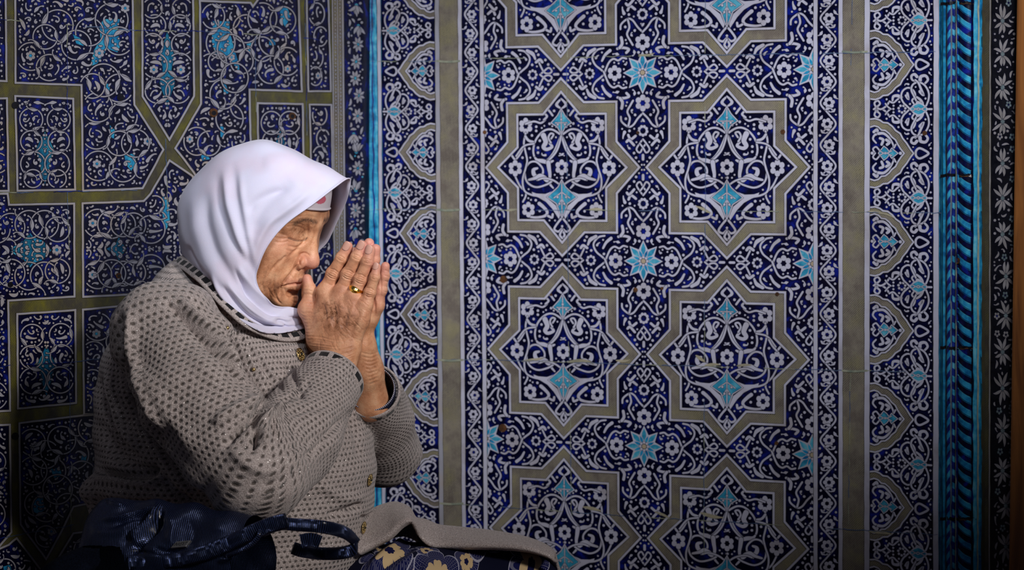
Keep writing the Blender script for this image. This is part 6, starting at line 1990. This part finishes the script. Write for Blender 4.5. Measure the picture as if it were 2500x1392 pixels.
bagsweep('handle', [(640, 1296, -0.372), (680, 1280, -0.367), (730, 1282, -0.362), (790, 1287, -0.357), (840, 1300, -0.322), (866, 1322, -.285), (862, 1342, -0.292), (830, 1351, -0.292), (785, 1352, -.285), (740, 1346, -0.322), (715, 1338, -0.332)], 0.0085, 0.0035)
bagsweep('piping', [(636, 1296, -0.389), (630, 1312, -0.394), (612, 1330, -0.398), (584, 1346, -0.400), (556, 1358, -0.394)], 0.0030, 0.0030)
bagsweep('handle_tab', [(735, 1322, -0.367), (760, 1318, -0.362), (782, 1325, -0.357)], 0.0090, 0.0022)
# brand plate, engraved
P, n_ = surf_at(444, 1329, Wd, vnormals(Wd, Q), 9)
c4 = [(417, 1339), (454, 1336), (467, 1320), (431, 1323)]
Pb = P + n_ * 0.004
def onplane(px, py, dn=0.0):
    v = ray(px, py); t = ((Pb - CPOS) @ n_) / (v @ n_); return CPOS + v * t + n_ * dn
vs = np.array([onplane(x, y, 0.0016) for x, y in c4] + [onplane(x, y, -0.004) for x, y in c4])
o = mesh_obj('name_plate', vs, [[3, 2, 1, 0], [4, 5, 6, 7], [0, 1, 5, 4], [1, 2, 6, 5], [2, 3, 7, 6], [3, 0, 4, 7]], M['plate']); bagpart(o); plate = o
bv = o.modifiers.new('bevel', 'BEVEL'); bv.width = 0.0005
cu = bpy.data.curves.new('engraved_name', 'FONT'); cu.body = 'INVEXT'; cu.size = 1.0; cu.extrude = 0.0
cu.materials.append(M['black'] if 'black' in M else M['crystal'])
to = bpy.data.objects.new('engraved_name', cu); COL.objects.link(to)
X_ = vs[1] - vs[0]; Y_ = vs[3] - vs[0]
Z_ = np.cross(X_, Y_); Z_ /= np.linalg.norm(Z_)
sx_ = 0.235; sy_ = 0.80
mt = Matrix(((X_[0] * sx_, Y_[0] * sy_, Z_[0], vs[0][0] + X_[0] * .08 + Y_[0] * .24 + Z_[0] * .0003), (X_[1] * sx_, Y_[1] * sy_, Z_[1], vs[0][1] + X_[1] * .08 + Y_[1] * .24 + Z_[1] * .0003), (X_[2] * sx_, Y_[2] * sy_, Z_[2], vs[0][2] + X_[2] * .08 + Y_[2] * .24 + Z_[2] * .0003), (0, 0, 0, 1)))
to.matrix_world = mt
bpy.context.view_layer.update()
me = bpy.data.meshes.new_from_object(to.evaluated_get(bpy.context.evaluated_depsgraph_get()))
me.transform(mt); bpy.data.objects.remove(to)
to = bpy.data.objects.new('engraved_name', me); COL.objects.link(to); to.parent = plate
# small gold stud
P, n_ = surf_at(565, 1339, Wd, vnormals(Wd, Q), 9)
bm = bmesh.new(); bmesh.ops.create_cone(bm, cap_ends=True, segments=4, radius1=0.0042, radius2=0.0012, depth=0.004, matrix=Matrix.Translation(Vector(P + n_ * .004)) @ Vector(n_).to_track_quat('Z', 'Y').to_matrix().to_4x4())
me = bpy.data.meshes.new('stud'); bm.to_mesh(me); bm.free(); me.materials.append(M['gold']); o = bpy.data.objects.new('stud', me); COL.objects.link(o); bagpart(o)

# dark cloth heaped at her side
F = Field((-0.46, -0.52, -0.735), (0.02, -0.24, -0.42), 0.004)
F.ell(bp(300, 1486, -0.435), (0.120, 0.045, 0.090), 0)
F.ell(bp(165, 1560, -0.435), (0.085, 0.050, 0.095), 0.04)
F.ell((-0.11, -0.44, -0.66), (0.15, 0.060, 0.10), 0.04)
F.v = np.maximum(F.v, (-(F.lo[2] + F.h * np.arange(F.n[2])) - 0.722)[None, None, :].astype(np.float32))
V, Q = F.mesh(); V = relax(V, Q, 2); Wd = bw(V); nr = vnormals(Wd, Q)
d = folds(Wd, nr, [([(110, 1392), (170, 1362), (230, 1345), (300, 1345)], 0.004, 9), ([(200, 1390), (260, 1365), (330, 1362)], -0.005, 9), ([(230, 1400), (300, 1380), (360, 1385)], 0.005, 10)], -0.1)
Wd = Wd + nr * d[:, None]
o = mesh_obj('folded_coat', Wd, Q, M['wool'], smooth=True); tag(o, 'near-black navy cloth coat heaped in front of the handbag at lower left', 'coat')
